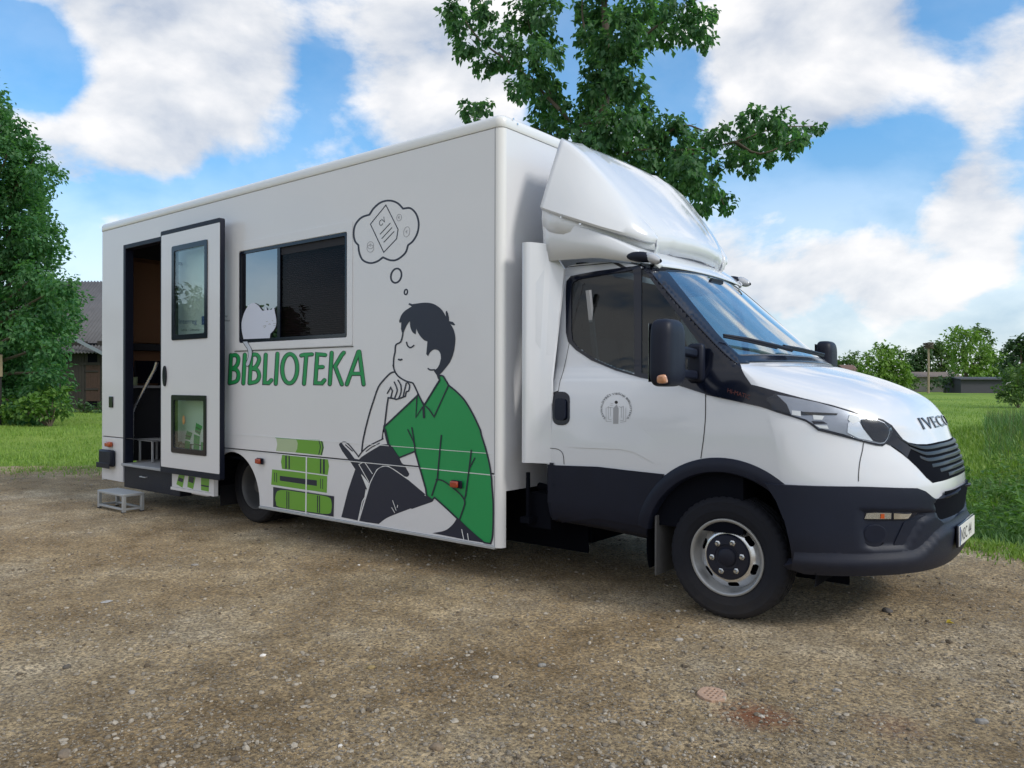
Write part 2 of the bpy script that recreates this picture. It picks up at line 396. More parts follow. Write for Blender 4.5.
b = MB(); b.box((XI, -.80, zc_+.03), (XI+.02, .2, zc_+.30)); b.box((XI-.01, -.5, zc_+.001), (XI+.05, -.3, zc_+.03)); setp(b.build('equipment_box', 'gloss_black', None, bevel=.005), 'dark boxy equipment on the counter inside the truck doorway', 'equipment')
b = MB(); b.lathe([(0, 0), (.035, 0), (.042, .1), (.038, .1), (.032, .01), (0, .01)], (0, 0, 0), 20)
cu_ = on_x(134, 377, XI+.10); b.v = [(cu_.x+x, cu_.y+z, zc_+.002-y) for x, y, z in b.v]; setp(b.build('paper_cup', 'pale_lime', None, smooth=40), 'small pale cup on the counter inside the truck doorway', 'cup')
b = MB(); b.box((-5.98, -W+.06, .75), (-5.94, .2, 3.08)); b.build('partition', 'wood', truck)
# entrance step well
b = MB(); b.box((DX0+.004, -W-.03, DZ0-.03), (DX1-.004, -W+.40, DZ0)); b.build('entry_step', 'floor_grey', truck, bevel=.006)
b = MB(); b.box((DX1+.005, -W+.05, .43), (DX1+.035, W-.1, .70)); b.build('step_riser', 'fabric', truck)
b = MB(); b.box((DX0-.008, -W+.012, .185), (DX1+.12, -W+.35, DZ0-.034)); b.build('step_drawer', 'black', truck, bevel=.006)
b = MB(); b.tube([(-6.72, -W+.012, .335), (-6.72, -W-.012, .335), (-6.60, -W-.012, .335), (-6.60, -W+.012, .335)], .006, 8); b.build('drawer_handle', 'alu', truck, smooth=60)
b = MB()
for (x0, x1, z0, z1) in ((DX0-.003, DX0+.05, DZ0, DZ1+.003), (DX0+.05, DX1+.003, DZ1-.045, DZ1+.003)): b.box((x0, -W-.004, z0), (x1, -W+.09, z1))
b.split('doorway_frame', 'black', truck, bevel=.004)
hp = [on_y(u, v, -W+.16) for u, v in ((131.5, 459), (132.3, 452), (133, 412), (136, 404), (155, 369), (157, 362))]
b = MB(); b.tube(hp, .018, 10); b.build('handrail', 'steel', truck, smooth=60)
b = MB(); p = on_y(147, 452, -W+.30)
for dx in (0, .30):
    for dy in (0, .2): b.box((p.x+dx, p.y+dy-.1, .462), (p.x+dx+.022, p.y+dy-.078, .70))
b.box((p.x-.01, p.y-.11, .70), (p.x+.335, p.y+.13, .722)); fst = b; ob = fst.build('footstool', 'alu', None, bevel=.003); setp(ob, 'small grey footstool standing inside the truck doorway beyond the step', 'footstool')

# ---- side window
fx0, fx1, fz0, fz1 = wx0-.0, wx1+.0, wz0, wz1
b = MB(); plate_y(b, [rrect(-4.855, -3.14, 1.68, 2.70, .015), rrect(wx0-.004, wx1+.004, wz0-.004, wz1+.004, .02)], -W-.006, .0055); b.build('window_surround', 'panel', truck, bevel=.002)
b = MB(); x, z = -4.86, 1.668; b.box((x, -W-.0065, z), (-3.13, -W-.0002, z+.006)); b.build('window_gap_strip', 'seam', truck)  # thin dark strip along the lower edge of the surround
win = MB(); plate_y(win, [rrect(wx0+.001, wx1-.001, wz0+.001, wz1-.001, .02), rrect(wx0+.03, wx1-.026, wz0+.03, wz1-.03, .015)], -W-.004, .035); wino = win.build('side_window', 'gloss_black', truck, bevel=.002)
xm = bx(278, 300)[0]
b = MB(); plate_y(b, [rect(wx0+.028, xm, wz0+.028, wz1-.028)], -W+.004, .005); b.build('sliding_pane', 'glass_mirror', wino)
b = MB(); plate_y(b, [rect(xm+.002, wx1-.024, wz0+.028, wz1-.028)], -W+.013, .005); b.build('fixed_pane', 'glass_blind', wino)
b = MB(); b.box((xm-.012, -W-.001, wz0+.03), (xm+.03, -W+.012, wz1-.03)); b.build('pane_stile', 'gloss_black', wino)
b = MB(); nn = 44
for i in range(nn):
    z = wz0+.03+(wz1-wz0-.06)*i/nn; b.add([(xm-.05, -W+.05, z), (wx1, -W+.05, z), (wx1, -W+.062, z+.018), (xm-.05, -W+.062, z+.018)], [(0, 1, 2, 3)]); 
    b.add([(xm-.05, -W+.062, z+.018), (wx1, -W+.062, z+.018), (wx1, -W+.05, z+(wz1-wz0-.06)/nn), (xm-.05, -W+.05, z+(wz1-wz0-.06)/nn)], [(0, 1, 2, 3)])
b.build('pleated_blind', pmat('brown_grey_blind', (.16, .12, .12), .7, var=.2, vscale=4), wino)
b = MB(); b.box((xm-.02, -W+.0125, wz1-.095), (wx1-.02, -W+.03, wz1-.03)); b.build('blind_rail', 'fabric', wino)

# ---- plug door standing open in front of the wall
door = 'side_door'; DY = -1.255
def dq(u, v): p = on_y(u, v, DY); return (p.x, p.z)
dx0, dz1 = dq(161.3, 233.5); dx1, dz0 = dq(219.3, 473.5)
dz0 = (dz0+dq(161, 467)[1])/2; dz1 = (dz1+dq(219, 225)[1])/2
def wq(u0, v0, u1, v1): a = dq(u0, v0); c = dq(u1, v1); return a[0], c[0], c[1], a[1]
u_ = wq(172.5, 247, 207.5, 338); l_ = wq(172, 395, 206.5, 456)
b = MB(); plate_y(b, [rrect(dx0, dx1, dz0, dz1, .012), rect(*u_), rect(*l_)], DY, .045); dob = b.build(door, 'panel', truck, bevel=.004)
b = MB()
plate_y(b, [rrect(dx0-.018, dx1+.006, dz0-.06, dz1+.045, .02), rrect(dx0+.004, dx1-.004, dz0+.004, dz1-.004, .01)], DY+.002, .05); b.build('rubber_seal', 'black', dob, bevel=.006)
for (x0, x1, z0, z1) in (u_, l_):
    b = MB(); plate_y(b, [rrect(x0-.002, x1+.002, z0-.002, z1+.002, .02), rrect(x0+.045, x1-.045, z0+.05, z1-.05, .02)], DY-.010, .05); f = b.build('door_window', 'gloss_black', dob, bevel=.004)
    b = MB(); plate_y(b, [rect(x0+.04, x1-.04, z0+.045, z1-.045)], DY-.002, .006); b.build('pane', 'glass_clear', f)
p = dq(165.3, 376)
b = MB(); V, F = fill([ellipse(p[0], p[1], .035, .105)]); prism(b, V, F, lambda q: Vector((q[0], DY-.016, q[1])), lambda q: Vector((q[0], DY, q[1]))); b.build('door_handle', 'gloss_black', dob, bevel=.004)
p = dq(184, 420); b = MB(); V, F = fill([ellipse(p[0], p[1], .024, .045)]); prism(b, V, F, lambda q: Vector((q[0], DY-.005, q[1])), lambda q: Vector((q[0], DY-.003, q[1]))); b.build('door_emblem', pmat('ochre_sticker', (.38, .21, .06), .5, var=.4, vscale=40), dob)
b = MB()
for z in (.75, 2.6): b.tube([(dx1-.3, DY+.06, z), (dx1-.34, -W+.02, z)], .016, 8); b.tube([(dx0+.2, DY+.06, z), (dx0+.1, -W+.1, z)], .016, 8)
b.split('hinge_arm', 'black', dob)
# lower flap under the door
fa = on_y(172, 475, -W-.05); fb = on_y(214.5, 497, -W-.05)
b = MB(); plate_y(b, [rrect(fa.x, fb.x-.05, fb.z+.035, .62, .004)], -W-.05, .03); b.box((fa.x-.01, -W-.06, fb.z+.005), (fb.x-.045, -W-.015, fb.z+.033)); b.box((fb.x-.046, -W-.058, fb.z+.005), (fb.x, -W-.012, .62)); flap = b.build('lower_flap', 'panel', truck, bevel=.004)
fd = Decal(lambda u, v, h: on_y(u, v, -W-.05-h))
fd.fill(T(150, 370, 5.69, [(165, 590), (200, 590), (185, 670), (150, 650)]), 'lime').fill(T(150, 370, 5.69, [(220, 590), (262, 600), (245, 678), (212, 665)]), 'lime').fill(T(150, 370, 5.69, [(290, 600), (338, 610), (334, 692), (290, 684)]), 'lime')
fd.fill(T(150, 370, 5.69, [(165, 610), (190, 620), (186, 640), (158, 630)]), 'navy').fill(T(150, 370, 5.69, [(224, 605), (252, 612), (246, 645), (218, 635)]), 'navy').fill(T(150, 370, 5.69, [(290, 652), (335, 660), (334, 668), (290, 660)]), 'navy')
fd.build('flap_graphic', truck)
# side marker lamps, socket, rear corner bumper
for u, v in ((261.5, 461), (458, 484)):
    x, z = bx(u, v); b = MB(); b.box((x-.05, -W-.022, z-.028), (x+.055, -W-.013, z+.028)); mk = b.build('side_marker', 'black', truck, bevel=.008)
    b = MB(); b.box((x-.046, -W-.045, z-.024), (x+.03, -W-.0225, z+.024)); b.build('marker_lens', 'orange_red', mk, bevel=.01)
x, z = bx(111.5, 402); b = MB(); b.box((x-.05, -W-.012, z-.065), (x+.05, -W-.0005, z+.065)); b.build('power_socket', 'gloss_black', truck, bevel=.008)
x0, z1 = bx(99.5, 447.5); x1, z0 = bx(116, 468.5)
b = MB(); b.box((x0+.1, -W-.06, z0+.02), (x1, -W-.001, z1-.01)); b.box((x0+.07, -W-.07, z0), (x1-.02, -W-.062, z0+.06)); b.split('corner_bumper', 'black', truck, bevel=.02)
x, z = bx(110.5, 445); b = MB(); b.box((x-.06, -W-.05, z-.02), (x+.07, -W-.002, z+.04)); b.build('rear_marker', 'amber', truck, bevel=.015)

# ================================================================== mural on the side wall
def wall_pt(u, v, h): return on_y(u, v, -W-h)
A_ = lambda pts: T(372, 294, 10.667, pts)
B_ = lambda pts: T(352, 360, 10.667, pts)
C_ = lambda pts: T(412, 360, 10.667, pts)
D_ = lambda pts: T(330, 424, 10.667, pts)
E_ = lambda pts: T(412, 424, 10.667, pts)
F_ = lambda pts: T(330, 478, 10.667, pts)
G_ = lambda pts: T(412, 478, 10.667, pts)
boy = Decal(wall_pt); LW = 1.5
shirt = B_([(700, 375), (520, 545), (340, 715)])+D_([(580, 60), (600, 150), (615, 205), (735, 360), (905, 292), (960, 480), (1020, 690)])+G_([(155, 190), (215, 235), (240, 208), (380, 335), (490, 440), (600, 545), (690, 625), (770, 690), (838, 700)])+smooth(G_([(838, 700), (860, 600), (866, 300), (850, 60)]), 4)[1:]+smooth(E_([(850, 600), (830, 450), (790, 280), (740, 120)]), 4)+smooth(C_([(728, 745), (650, 580), (560, 430), (470, 335), (390, 270)]), 4)+smooth(C_([(390, 270), (350, 200), (325, 168), (285, 165)]), 3)[1:]+C_([(292, 215), (200, 365), (130, 480), (60, 365)])
boy.fill(shirt, 'green')
# trousers, far leg, shoe
boy.fill(D_([(270, 480), (340, 400), (560, 450), (500, 488), (440, 590), (395, 700), (370, 790)])+F_([(300, 455), (210, 435), (120, 418), (190, 140), (240, -10)]), 'navy')
boy.fill(smooth(D_([(395, 760), (440, 610), (500, 495), (560, 458), (620, 458), (700, 503)]), 4)+D_([(830, 592), (1020, 752)])+G_([(130, 182), (212, 238), (232, 236), (215, 255), (120, 288), (0, 330)])+smooth(F_([(860, 325), (720, 378), (600, 430), (520, 490)]), 3)+F_([(400, 474), (312, 458)]), 'navy')
boy.fill(smooth(G_([(216, 588), (350, 560), (430, 500), (474, 436)]), 4)+G_([(505, 452), (560, 500), (690, 620), (775, 692), (600, 664), (430, 630)]), 'navy')
boy.line(D_([(378, 768), (395, 710), (440, 600), (500, 490), (560, 452), (625, 452), (700, 498), (830, 588)]), .9, 'vinyl_white', sm=3)
boy.line(D_([(385, 700), (372, 780)])+F_([(345, 250), (300, 455)]), .9, 'vinyl_white')
# book
boy.fill(D_([(95, 222), (104, 212), (126, 206), (155, 240), (205, 292), (262, 370), (310, 378), (335, 352), (430, 290), (545, 222), (620, 212), (660, 232), (730, 345), (765, 415), (800, 450), (845, 530), (842, 548), (822, 565), (795, 560), (700, 492), (622, 446), (562, 446), (498, 482), (440, 590), (412, 640), (345, 520), (270, 485), (215, 400), (180, 360), (130, 290)]), 'navy')
boy.fill(D_([(330, 535), (348, 548), (418, 632), (395, 695)]), 'vinyl_white')
boy.line(D_([(372, 412), (452, 530)]), .7, 'vinyl_white'); boy.line(D_([(340, 415), (308, 432), (412, 615)]), .7, 'vinyl_white')
boy.line(D_([(104, 214), (130, 196), (165, 195), (205, 224), (262, 292), (305, 348)]), 1.2, sm=3)
boy.line(D_([(165, 222), (238, 288)]), 1.1)
boy.line(D_([(303, 350), (340, 298), (405, 240), (475, 202), (566, 158)]), 1.3, sm=3)
boy.line(D_([(385, 292), (445, 246), (526, 206)]), 1.)
# head
hair = smooth(A_([(430, 108), (500, 98), (570, 92), (640, 100), (700, 130), (750, 175), (788, 240)]), 3)+A_([(785, 190), (797, 178), (810, 205), (820, 250), (822, 288), (860, 297), (887, 325), (876, 336), (838, 322)])+smooth(A_([(838, 322), (870, 380), (886, 440), (888, 500), (880, 580), (860, 660), (830, 730)]), 3)[1:]+smooth(C_([(375, 64), (330, 120), (290, 160)]), 3)+C_([(262, 160), (236, 122)])+smooth(C_([(236, 110), (268, 88), (292, 45)]), 2)+smooth(A_([(735, 690), (730, 640), (710, 605), (680, 592), (650, 597), (620, 622), (597, 662)]), 3)+A_([(578, 642)])+smooth(A_([(578, 642), (586, 560), (590, 505)]), 2)+smooth(A_([(590, 505), (555, 492), (515, 450), (488, 408), (472, 368)]), 3)[1:]+A_([(466, 430)])+smooth(A_([(466, 430), (436, 412), (414, 372), (405, 330), (405, 288)]), 3)[1:]+smooth(A_([(405, 288), (372, 330), (350, 378), (335, 412)]), 3)[1:]+A_([(318, 410), (309, 370), (312, 300), (295, 310)])+smooth(A_([(288, 290), (310, 230), (350, 180), (424, 132)]), 3)+A_([(388, 112), (396, 96)])
boy.fill(hair, 'navy')
boy.line(C_([(172, 92), (190, 104), (215, 106), (240, 104)]), 1.5, sm=3)
boy.line(A_([(331, 400), (322, 460), (303, 512), (258, 538), (248, 570), (245, 620), (232, 680), (228, 768)])+B_([(440, 60), (455, 120), (490, 170), (530, 200), (570, 222), (610, 235), (645, 245), (665, 275), (700, 350), (768, 492)]), LW, sm=3)
boy.line(A_([(368, 515), (378, 550), (405, 572), (430, 562), (446, 548)]), 1.4, sm=3)
boy.line(A_([(283, 698), (300, 704), (317, 698)]), 1.7)
boy.line(C_([(270, 158), (280, 188), (295, 218), (215, 345), (128, 482)]), LW)
# arm and hand
boy.line(B_([(460, 125), (410, 140), (340, 210), (280, 290), (230, 430), (180, 590), (135, 768)])+D_([(370, 90), (350, 180), (338, 292)]), LW, sm=3)
boy.line(B_([(376, 355), (412, 292), (430, 330), (414, 398)]), 1.3)
boy.line(B_([(450, 235), (474, 290), (480, 335), (455, 402)]), 1.3, sm=3)
boy.line(B_([(490, 215), (520, 270), (522, 340), (500, 405)]), 1.3, sm=3)
boy.line(B_([(578, 245), (560, 320), (545, 385)]), 1.3, sm=3)
boy.line(B_([(592, 240), (614, 272), (602, 330), (580, 338), (566, 388)]), 1.3, sm=3)
boy.line(B_([(345, 715), (370, 500), (385, 403), (430, 408), (470, 420), (520, 405), (568, 386)]), LW)
boy.line(B_([(342, 700), (334, 768)])+D_([(570, 60), (558, 155)]), LW)
# shirt outlines and folds
boy.line(shirt, 1.6, closed=True)
boy.line(B_([(692, 395), (680, 612), (752, 500)]), 1.3); boy.line(C_([(122, 505), (126, 612)]), 2.2)
boy.line(C_([(148, 494), (180, 525), (235, 606), (387, 272)]), 1.3)
boy.line(D_([(828, 60), (880, 165), (905, 235)]), 1.2); boy.line(D_([(872, 40), (890, 140), (908, 290)]), 1.3); boy.line(D_([(592, 60), (622, 200)]), 1.3)
boy.line(E_([(312, 122), (300, 240), (270, 580), (212, 760)]), 1.4); boy.line(E_([(632, 280), (610, 470), (570, 768)])+G_([(556, 228)]), 1.4); boy.line(E_([(668, 362), (615, 468)]), 1.2)
boy.line(G_([(258, 15), (330, 30), (430, 100), (520, 180), (562, 248), (552, 310), (505, 445)]), 1.4, sm=3)
for pl in ([(668, 240), (705, 345)], [(658, 315), (690, 370)], [(722, 290), (717, 315)]): boy.line(F_(pl), .6, 'vinyl_white')
for pl in ([(530, 550), (552, 655)], [(592, 592), (602, 660)]): boy.line(G_(pl), .8, 'vinyl_white')
boy.build('reading_boy_graphic', truck)
# book pile
H_ = lambda pts: T(262, 430, 8.533, pts)
bk = Decal(wall_pt)
bk.fill(H_([(118, 62), (290, 78), (305, 110), (300, 160), (285, 192), (120, 178), (130, 120)]), 'pale_lime')
bk.fill(H_([(290, 76), (490, 86), (520, 100), (528, 150), (512, 216), (285, 192), (300, 160), (305, 112)]), 'lime')
bk.line(H_([(116, 66), (300, 78), (490, 88)]), .7, 'green')
bk.line(H_([(486, 92), (498, 145), (484, 208)]), .9, 'navy', sm=3); bk.line(H_([(508, 95), (520, 150), (506, 210)]), 1., 'navy', sm=3)
bk.fill(H_([(172, 212), (562, 250), (572, 310), (560, 384), (170, 330), (162, 270)]), 'lime')
for x, y0, y1, w in ((205, 218, 330, 1.5), (232, 221, 334, 1.3), (500, 246, 370, 1.3), (528, 250, 374, 1.8)): bk.line(H_([(x, y0), (x, y1)]), w, 'navy', cap=False)
bk.fill(H_([(86, 336), (556, 388), (552, 536), (78, 466)]), 'lime')
for x, y0, y1 in ((107, 364, 440), (125, 366, 446), (500, 415, 500), (518, 418, 504)): bk.line(H_([(x, y0), (x, y1)]), .7, 'navy', cap=False)
bk.fill(H_([(152, 390), (468, 430), (468, 478), (152, 432)]), 'navy')
bk.fill(H_([(95, 486), (615, 566), (610, 740), (95, 655)]), 'navy')
bk.fill(smooth(H_([(160, 512), (380, 540), (560, 570), (592, 612), (592, 680), (562, 716), (380, 694), (150, 658), (120, 620), (116, 560)]), 3, True), 'lime')
for x, y0, y1 in ((212, 522, 668), (229, 525, 670), (474, 560, 704), (491, 562, 707)): bk.line(H_([(x, y0), (x, y1)]), 1., 'navy', cap=False)
bk.line(H_([(165, 336), (560, 390)]), .9, 'vinyl_white', cap=False); bk.line(H_([(80, 474), (610, 552)]), 1., 'vinyl_white', cap=False)
bk.line(H_([(379, 226), (374, 716)]), 1.3, 'vinyl_white', cap=False)
bk.build('book_pile_graphic', truck)
# books behind the open door, seen through its lower pane
b2 = Decal(wall_pt)
J_ = lambda pts: T(150, 370, 5.69, pts)
for q in ([(210, 345), (242, 358), (228, 400), (200, 392)], [(200, 400), (228, 408), (222, 470), (192, 462)], [(262, 300), (298, 320), (284, 372), (255, 352)], [(250, 365), (284, 378), (278, 475), (246, 470)], [(290, 410), (304, 412), (304, 480), (290, 476)]): b2.fill(J_(q), 'green')
for q in ([(262, 325), (288, 340)], [(258, 345), (284, 358)], [(252, 420), (280, 428)], [(204, 372), (232, 382)]): b2.line(J_(q), .9, 'navy')
b2.build('book_graphic', truck)
# lettering
L1 = lambda pts: T(222, 338, 12.8, pts); L2 = lambda pts: T(292, 338, 12.8, pts)
let = Decal(wall_pt)
ST = [L1([(118, 215), (100, 578)]), smooth(L1([(122, 222), (180, 218), (212, 262), (196, 340), (140, 395)]), 4), smooth(L1([(140, 395), (192, 410), (214, 475), (190, 548), (104, 575)]), 4),
      L1([(295, 210), (275, 580)]), L1([(378, 215), (355, 578)]), smooth(L1([(382, 212), (445, 212), (478, 265), (450, 345), (400, 392)]), 4), smooth(L1([(400, 392), (455, 410), (478, 485), (445, 552), (360, 575)]), 4),
      L1([(562, 210), (545, 572), (600, 574), (635, 535)]), L1([(712, 198), (690, 585)]),
      L2([(120, 222), (155, 212), (258, 206)]), L2([(185, 215), (155, 585)]), L2([(428, 215), (325, 205), (300, 575), (385, 577), (418, 535)]), L2([(322, 372), (395, 368)]),
      L2([(510, 185), (485, 588)]), L2([(665, 185), (638, 215), (552, 360), (640, 592)]), L2([(702, 592), (852, 172)]), L2([(862, 170), (918, 592)]), L2([(750, 455), (880, 455)])]
Oo = [(x, y) for x, y in ellipse(222+868/12.8, 338+390/12.8, 96/12.8, 187/12.8, 36, .03)]
for s_ in ST: let.line([(x-.25, y+.25) for x, y in s_], 4.3, 'navy')
let.line([(x-.25, y+.25) for x, y in Oo], 4.3, 'navy', closed=True)
for s_ in ST: let.line(s_, 3.1, 'green')
let.line(Oo, 3.1, 'green', closed=True)
let.build('lettering', truck)
# thought bubble
K_ = lambda pts: T(340, 190, 6.98, pts)
bu = Decal(wall_pt)
cl = []
for seg in ([(475, 385), (455, 440), (400, 485), (350, 490), (300, 470)], [(300, 470), (262, 497), (212, 510), (160, 490), (135, 440), (128, 385)], [(128, 385), (104, 355), (95, 300), (108, 240), (150, 192), (205, 172)], [(205, 172), (240, 122), (290, 84), (350, 74), (402, 92), (440, 130)], [(440, 130), (490, 127), (530, 165), (549, 230), (540, 300), (510, 355), (475, 385)]): cl += smooth(K_(seg), 4)[:-1]
bu.line(cl, 1.9, closed=True)
bu.line(ellipse(*K_([(392, 598)])[0], 5.2, 7.3, 24, .25), 1.8, closed=True); bu.line(ellipse(*K_([(460, 712)])[0], 1.55, 2.6, 16, .15), 1.5, closed=True)
bu.line(K_([(320, 105), (405, 275), (395, 340), (305, 435), (212, 238)]), .95, closed=True)
for q in ([(280, 308), (350, 232)], [(292, 338), (362, 262)], [(306, 364), (376, 290)]): bu.line(K_(q), .8)
def cvp(x, y): o = Vector(K_([(280, 258)])[0]); e = Vector((.72, -.74)); n = Vector((-.45, -1.)); q = o+e*(x*6.3)+n*(y*6.6); return (q.x, q.y)
bu.text('CV', cvp, 'navy', .95)
for (x, y, rx, ry) in ((412, 192, 2.4, 3.4), (465, 292, 3., 5.2), (212, 385, 3.1, 3.6), (211, 408, 3.4, 3.7)): bu.line(ellipse(*K_([(x, y)])[0], rx, ry, 18, .2), .45, 'vinyl_grey', closed=True)
for (x, y) in ((412, 192), (465, 292), (212, 385)):
    def eup(a, c, x=x, y=y): q = K_([(x, y)])[0]; return (q[0]-1.1+a*3, q[1]+1.3-c*4)
    bu.text('€', eup, 'vinyl_grey')
bu.build('thought_bubble_graphic', truck)
# cat sticker on the window, tail over the lettering
ct = Decal(lambda u, v, h: on_y(u, v, -W-.005-h))
Q_ = lambda pts: T(230, 280, 11.8, pts)
ct.fill(smooth(Q_([(160, 698), (140, 600), (138, 500), (165, 395), (215, 305), (275, 270), (330, 298), (368, 345)]), 3)+Q_([(382, 362), (408, 362), (418, 316), (437, 356), (490, 350), (518, 318)])+smooth(Q_([(518, 318), (532, 390), (546, 470), (540, 545), (510, 600)]), 3)+Q_([(475, 635), (470, 685), (300, 692)]), pmat('lilac_white_vinyl', (.62, .66, .80), .4))
for q in ([(425, 492), (445, 488)], [(495, 478), (508, 482)], [(455, 525), (470, 515), (480, 525)], [(390, 545), (425, 535)], [(400, 565), (425, 545)], [(510, 515), (540, 512)], [(515, 535), (540, 540)]): ct.line(Q_(q), .5, 'vinyl_grey')
ct.build('cat_sticker', truck)
ta = Decal(lambda u, v, h: on_y(u, v, -W-.0068-h))
ta.fill(L1([(264, 48), (325, 45), (360, 110), (382, 160), (382, 240), (352, 340), (325, 365), (303, 340), (335, 250), (330, 140)]), pmat('pale_lilac_vinyl', (.55, .60, .70), .4))
ta.line(L1([(264, 48), (300, 108), (328, 150), (335, 240), (318, 290), (302, 335), (322, 366), (352, 340)]), .5, sm=2); ta.line(L1([(325, 45), (350, 90), (378, 140), (383, 215), (352, 340)]), .5, sm=2)
ta.build('cat_tail_sticker', truck)
# funding text on the wall, partly behind the door
P_ = lambda x, y: (155+x/6.4, 225+y/6.4)
ft = Decal(wall_pt)
ft.text('Interreg', lambda x, y: P_(150+x*36, 632-y*46+x*-.2), 'vinyl_blue', 1.)
ft.text('Latvia – Lithuania', lambda x, y: P_(165+x*17, 678-y*24), 'navy')
ft.fill([P_(298, 640), P_(298, 585), P_(330, 580), P_(330, 636)], 'vinyl_blue')
ft.text('Co-funded by', lambda x, y: P_(345+x*21.5, 591-y*19-x*.5), 'navy'); ft.text('the European Union', lambda x, y: P_(345+x*16.5, 620-y*19-x*.4), 'navy')
ft.build('funding_lettering', truck)
# ================================================================== wheels
def tyre(parent, c, sgn=-1):
    prof = [(.222, -.085), (.245, -.10), (.30, -.112), (.335, -.106), (.352, -.092), (.358, -.078)]
    for g in (-.045, 0., .045): prof += [(.360, g-.007), (.350, g-.005), (.350, g+.005), (.360, g+.007)]
    prof += [(.358, .078), (.352, .092), (.346, .0985), (.335, .106), (.322, .1105), (.319, .1095), (.30, .112), (.272, .110), (.269, .108), (.25, .103), (.238, .098), (.222, .085)]
    k = len(prof)
    sh = {4, 5, 18, 19, 20}
    def fn(i, j, r):
        if i in sh and j % 4 == 0: return r-.005
        if i in (6, 9, 10, 13, 14, 17) and (j+i) % 6 == 0: return r-.004
        return r
    b = MB(); b.lathe(prof, c, 192, fn=fn, sgn=sgn); return b.build('tyre', 'rubber', parent, smooth=28)
def front_wheel(c, sgn=-1):
    w = empty('wheel'); w.parent = truck
    tyre(w, c, sgn)
    b = MB(); b.lathe([(.222, .06), (.226, .088), (.224, .097), (.216, .099), (.208, .095), (.203, .082), (.196, .060), (.190, .030), (.186, .026)], c, 72, 1, sgn=sgn)
    def pr(r):
        P = [(.10, .06), (.125, .066), (.14, .066), (.155, .060), (.172, .047), (.187, .024), (.2, .02)]
        for (a, o), (a2, o2) in zip(P, P[1:]):
            if r <= a2: t = max(0, (r-a)/(a2-a)); return o+(o2-o)*t
        return .02
    loops = [ellipse(0, 0, .1885, .1885, 72), ellipse(0, 0, .10, .10, 48)]
    for i in range(6):
        a = R(-20+60*i); cs, sn = math.cos(a), math.sin(a)
        loops.append([(x*cs-y*sn, x*sn+y*cs) for x, y in [(x+.162, y) for x, y in rrect(-.0140, .0140, -.034, .034, .0138, 5)]])
    ex = [(r*math.cos(R(t)), r*math.sin(R(t))) for r in (.112, .124, .136, .144, .179, .184) for t in range(0, 360, 6)]+[(r*math.cos(R(t+7)), r*math.sin(R(t+7))) for r in (.156, .164, .170) for t in range(10, 370, 60) for t in (t-22+20+9, t+10, t+16)]
    ex = [e for e in ex if inside(e, loops)]
    V, F = fill(loops, ex)
    q = lambda p, d: Vector((c[0]+p[0], c[1]+sgn*(pr(math.hypot(*p))-d), c[2]+p[1]))
    prism(b, V, F, lambda p: q(p, 0), lambda p: q(p, .006), 0, flip=sgn > 0)
    b.build('rim', ['rim', 'lip'], w, smooth=50)
    b = MB(); b.lathe([(.19, -.02), (.10, -.02), (0, -.02)], c, 40, sgn=sgn); b.lathe([(.186, .024), (.186, -.02)], c, 40, sgn=sgn); b.build('brake_drum', 'dark', w)
    b = MB(); b.lathe([(.134, .06), (.134, .072), (.126, .082), (.075, .087), (.072, .083), (.056, .082), (.052, .092), (.046, .097), (0, .098)], c, 48, sgn=sgn); b.build('hub_cover', 'black', w, smooth=40)
    b = MB()
    for i in range(6):
        a = R(8+60*i); cc = (c[0]+.092*math.cos(a), c[1], c[2]+.092*math.sin(a))
        b.lathe([(.018, .08), (.018, .086), (.0125, .088), (.0125, .098), (.009, .102), (.0085, .104), (0, .104)], cc, 6, sgn=sgn)
    b.split('wheel_nut', 'steel', w, smooth=30)
    return w
def rear_wheel(c, sgn=-1):
    w = empty('wheel'); w.parent = truck
    tyre(w, c, sgn); tyre(w, (c[0], c[1]-sgn*.29, c[2]), sgn)
    b = MB(); b.lathe([(.222, .06), (.226, .088), (.224, .097), (.216, .099), (.206, .09), (.198, .05), (.19, .02), (.185, -.03), (.175, -.06), (.15, -.085), (.12, -.07), (.10, -.03), (.07, .0), (.065, .06), (.03, .07), (0, .07)], c, 64, sgn=sgn); b.build('rim', pmat('grey_wheel_paint', (.12, .125, .135), .5, metal=.3, var=.2, vscale=10) if 'grw' not in M else M['grw'], w, smooth=40)
    return w
FWY = .862; WR = .36
wfr = front_wheel((0, -FWY, WR)); wfl = front_wheel((0, FWY, WR), 1)
rear_wheel((-4.88, -.795, WR)); rear_wheel((-4.88, .795, WR), 1)
b = MB()
for y in (-.42, .42): b.box((-7.3, y-.04, .46), (.6, y+.04, .62))
b.tube([(-4.88, -.6, .36), (-4.88, .6, .36)], .07, 12); b.tube([(-4.88, -.12, .36), (-4.88, 0, .36), (-4.88, .12, .36)], [.08, .19, .08], 16); b.tube([(0, -.75, .33), (0, .75, .33)], .05, 10); b.tube([(-4.6, 0, .4), (-1.2, 0, .5)], .045, 10)
b.box((-1.58, -.44, .2), (-1.26, .95, .72)); b.box((-4.2, -.475, .13), (-1.27, -.465, .63)); b.box((-3.9, .46, .30), (-2.9, .9, .66)); b.box((-1.5, -.9, .36), (-1.3, -.5, .6)); b.box((-2.9, -.95, .45), (-2.2, -.5, .7)); b.box((-.5, -.35, .28), (.75, .35, .8))  # first box and long thin plate added to block lit ground under the body
b.build('chassis_and_blockers', 'dark', truck, smooth=40)
b = MB(); b.box((DX1+.04, -W+.05, .64), (XF-.02, W-.05, .66)); b.build('underfloor', 'dark', truck)
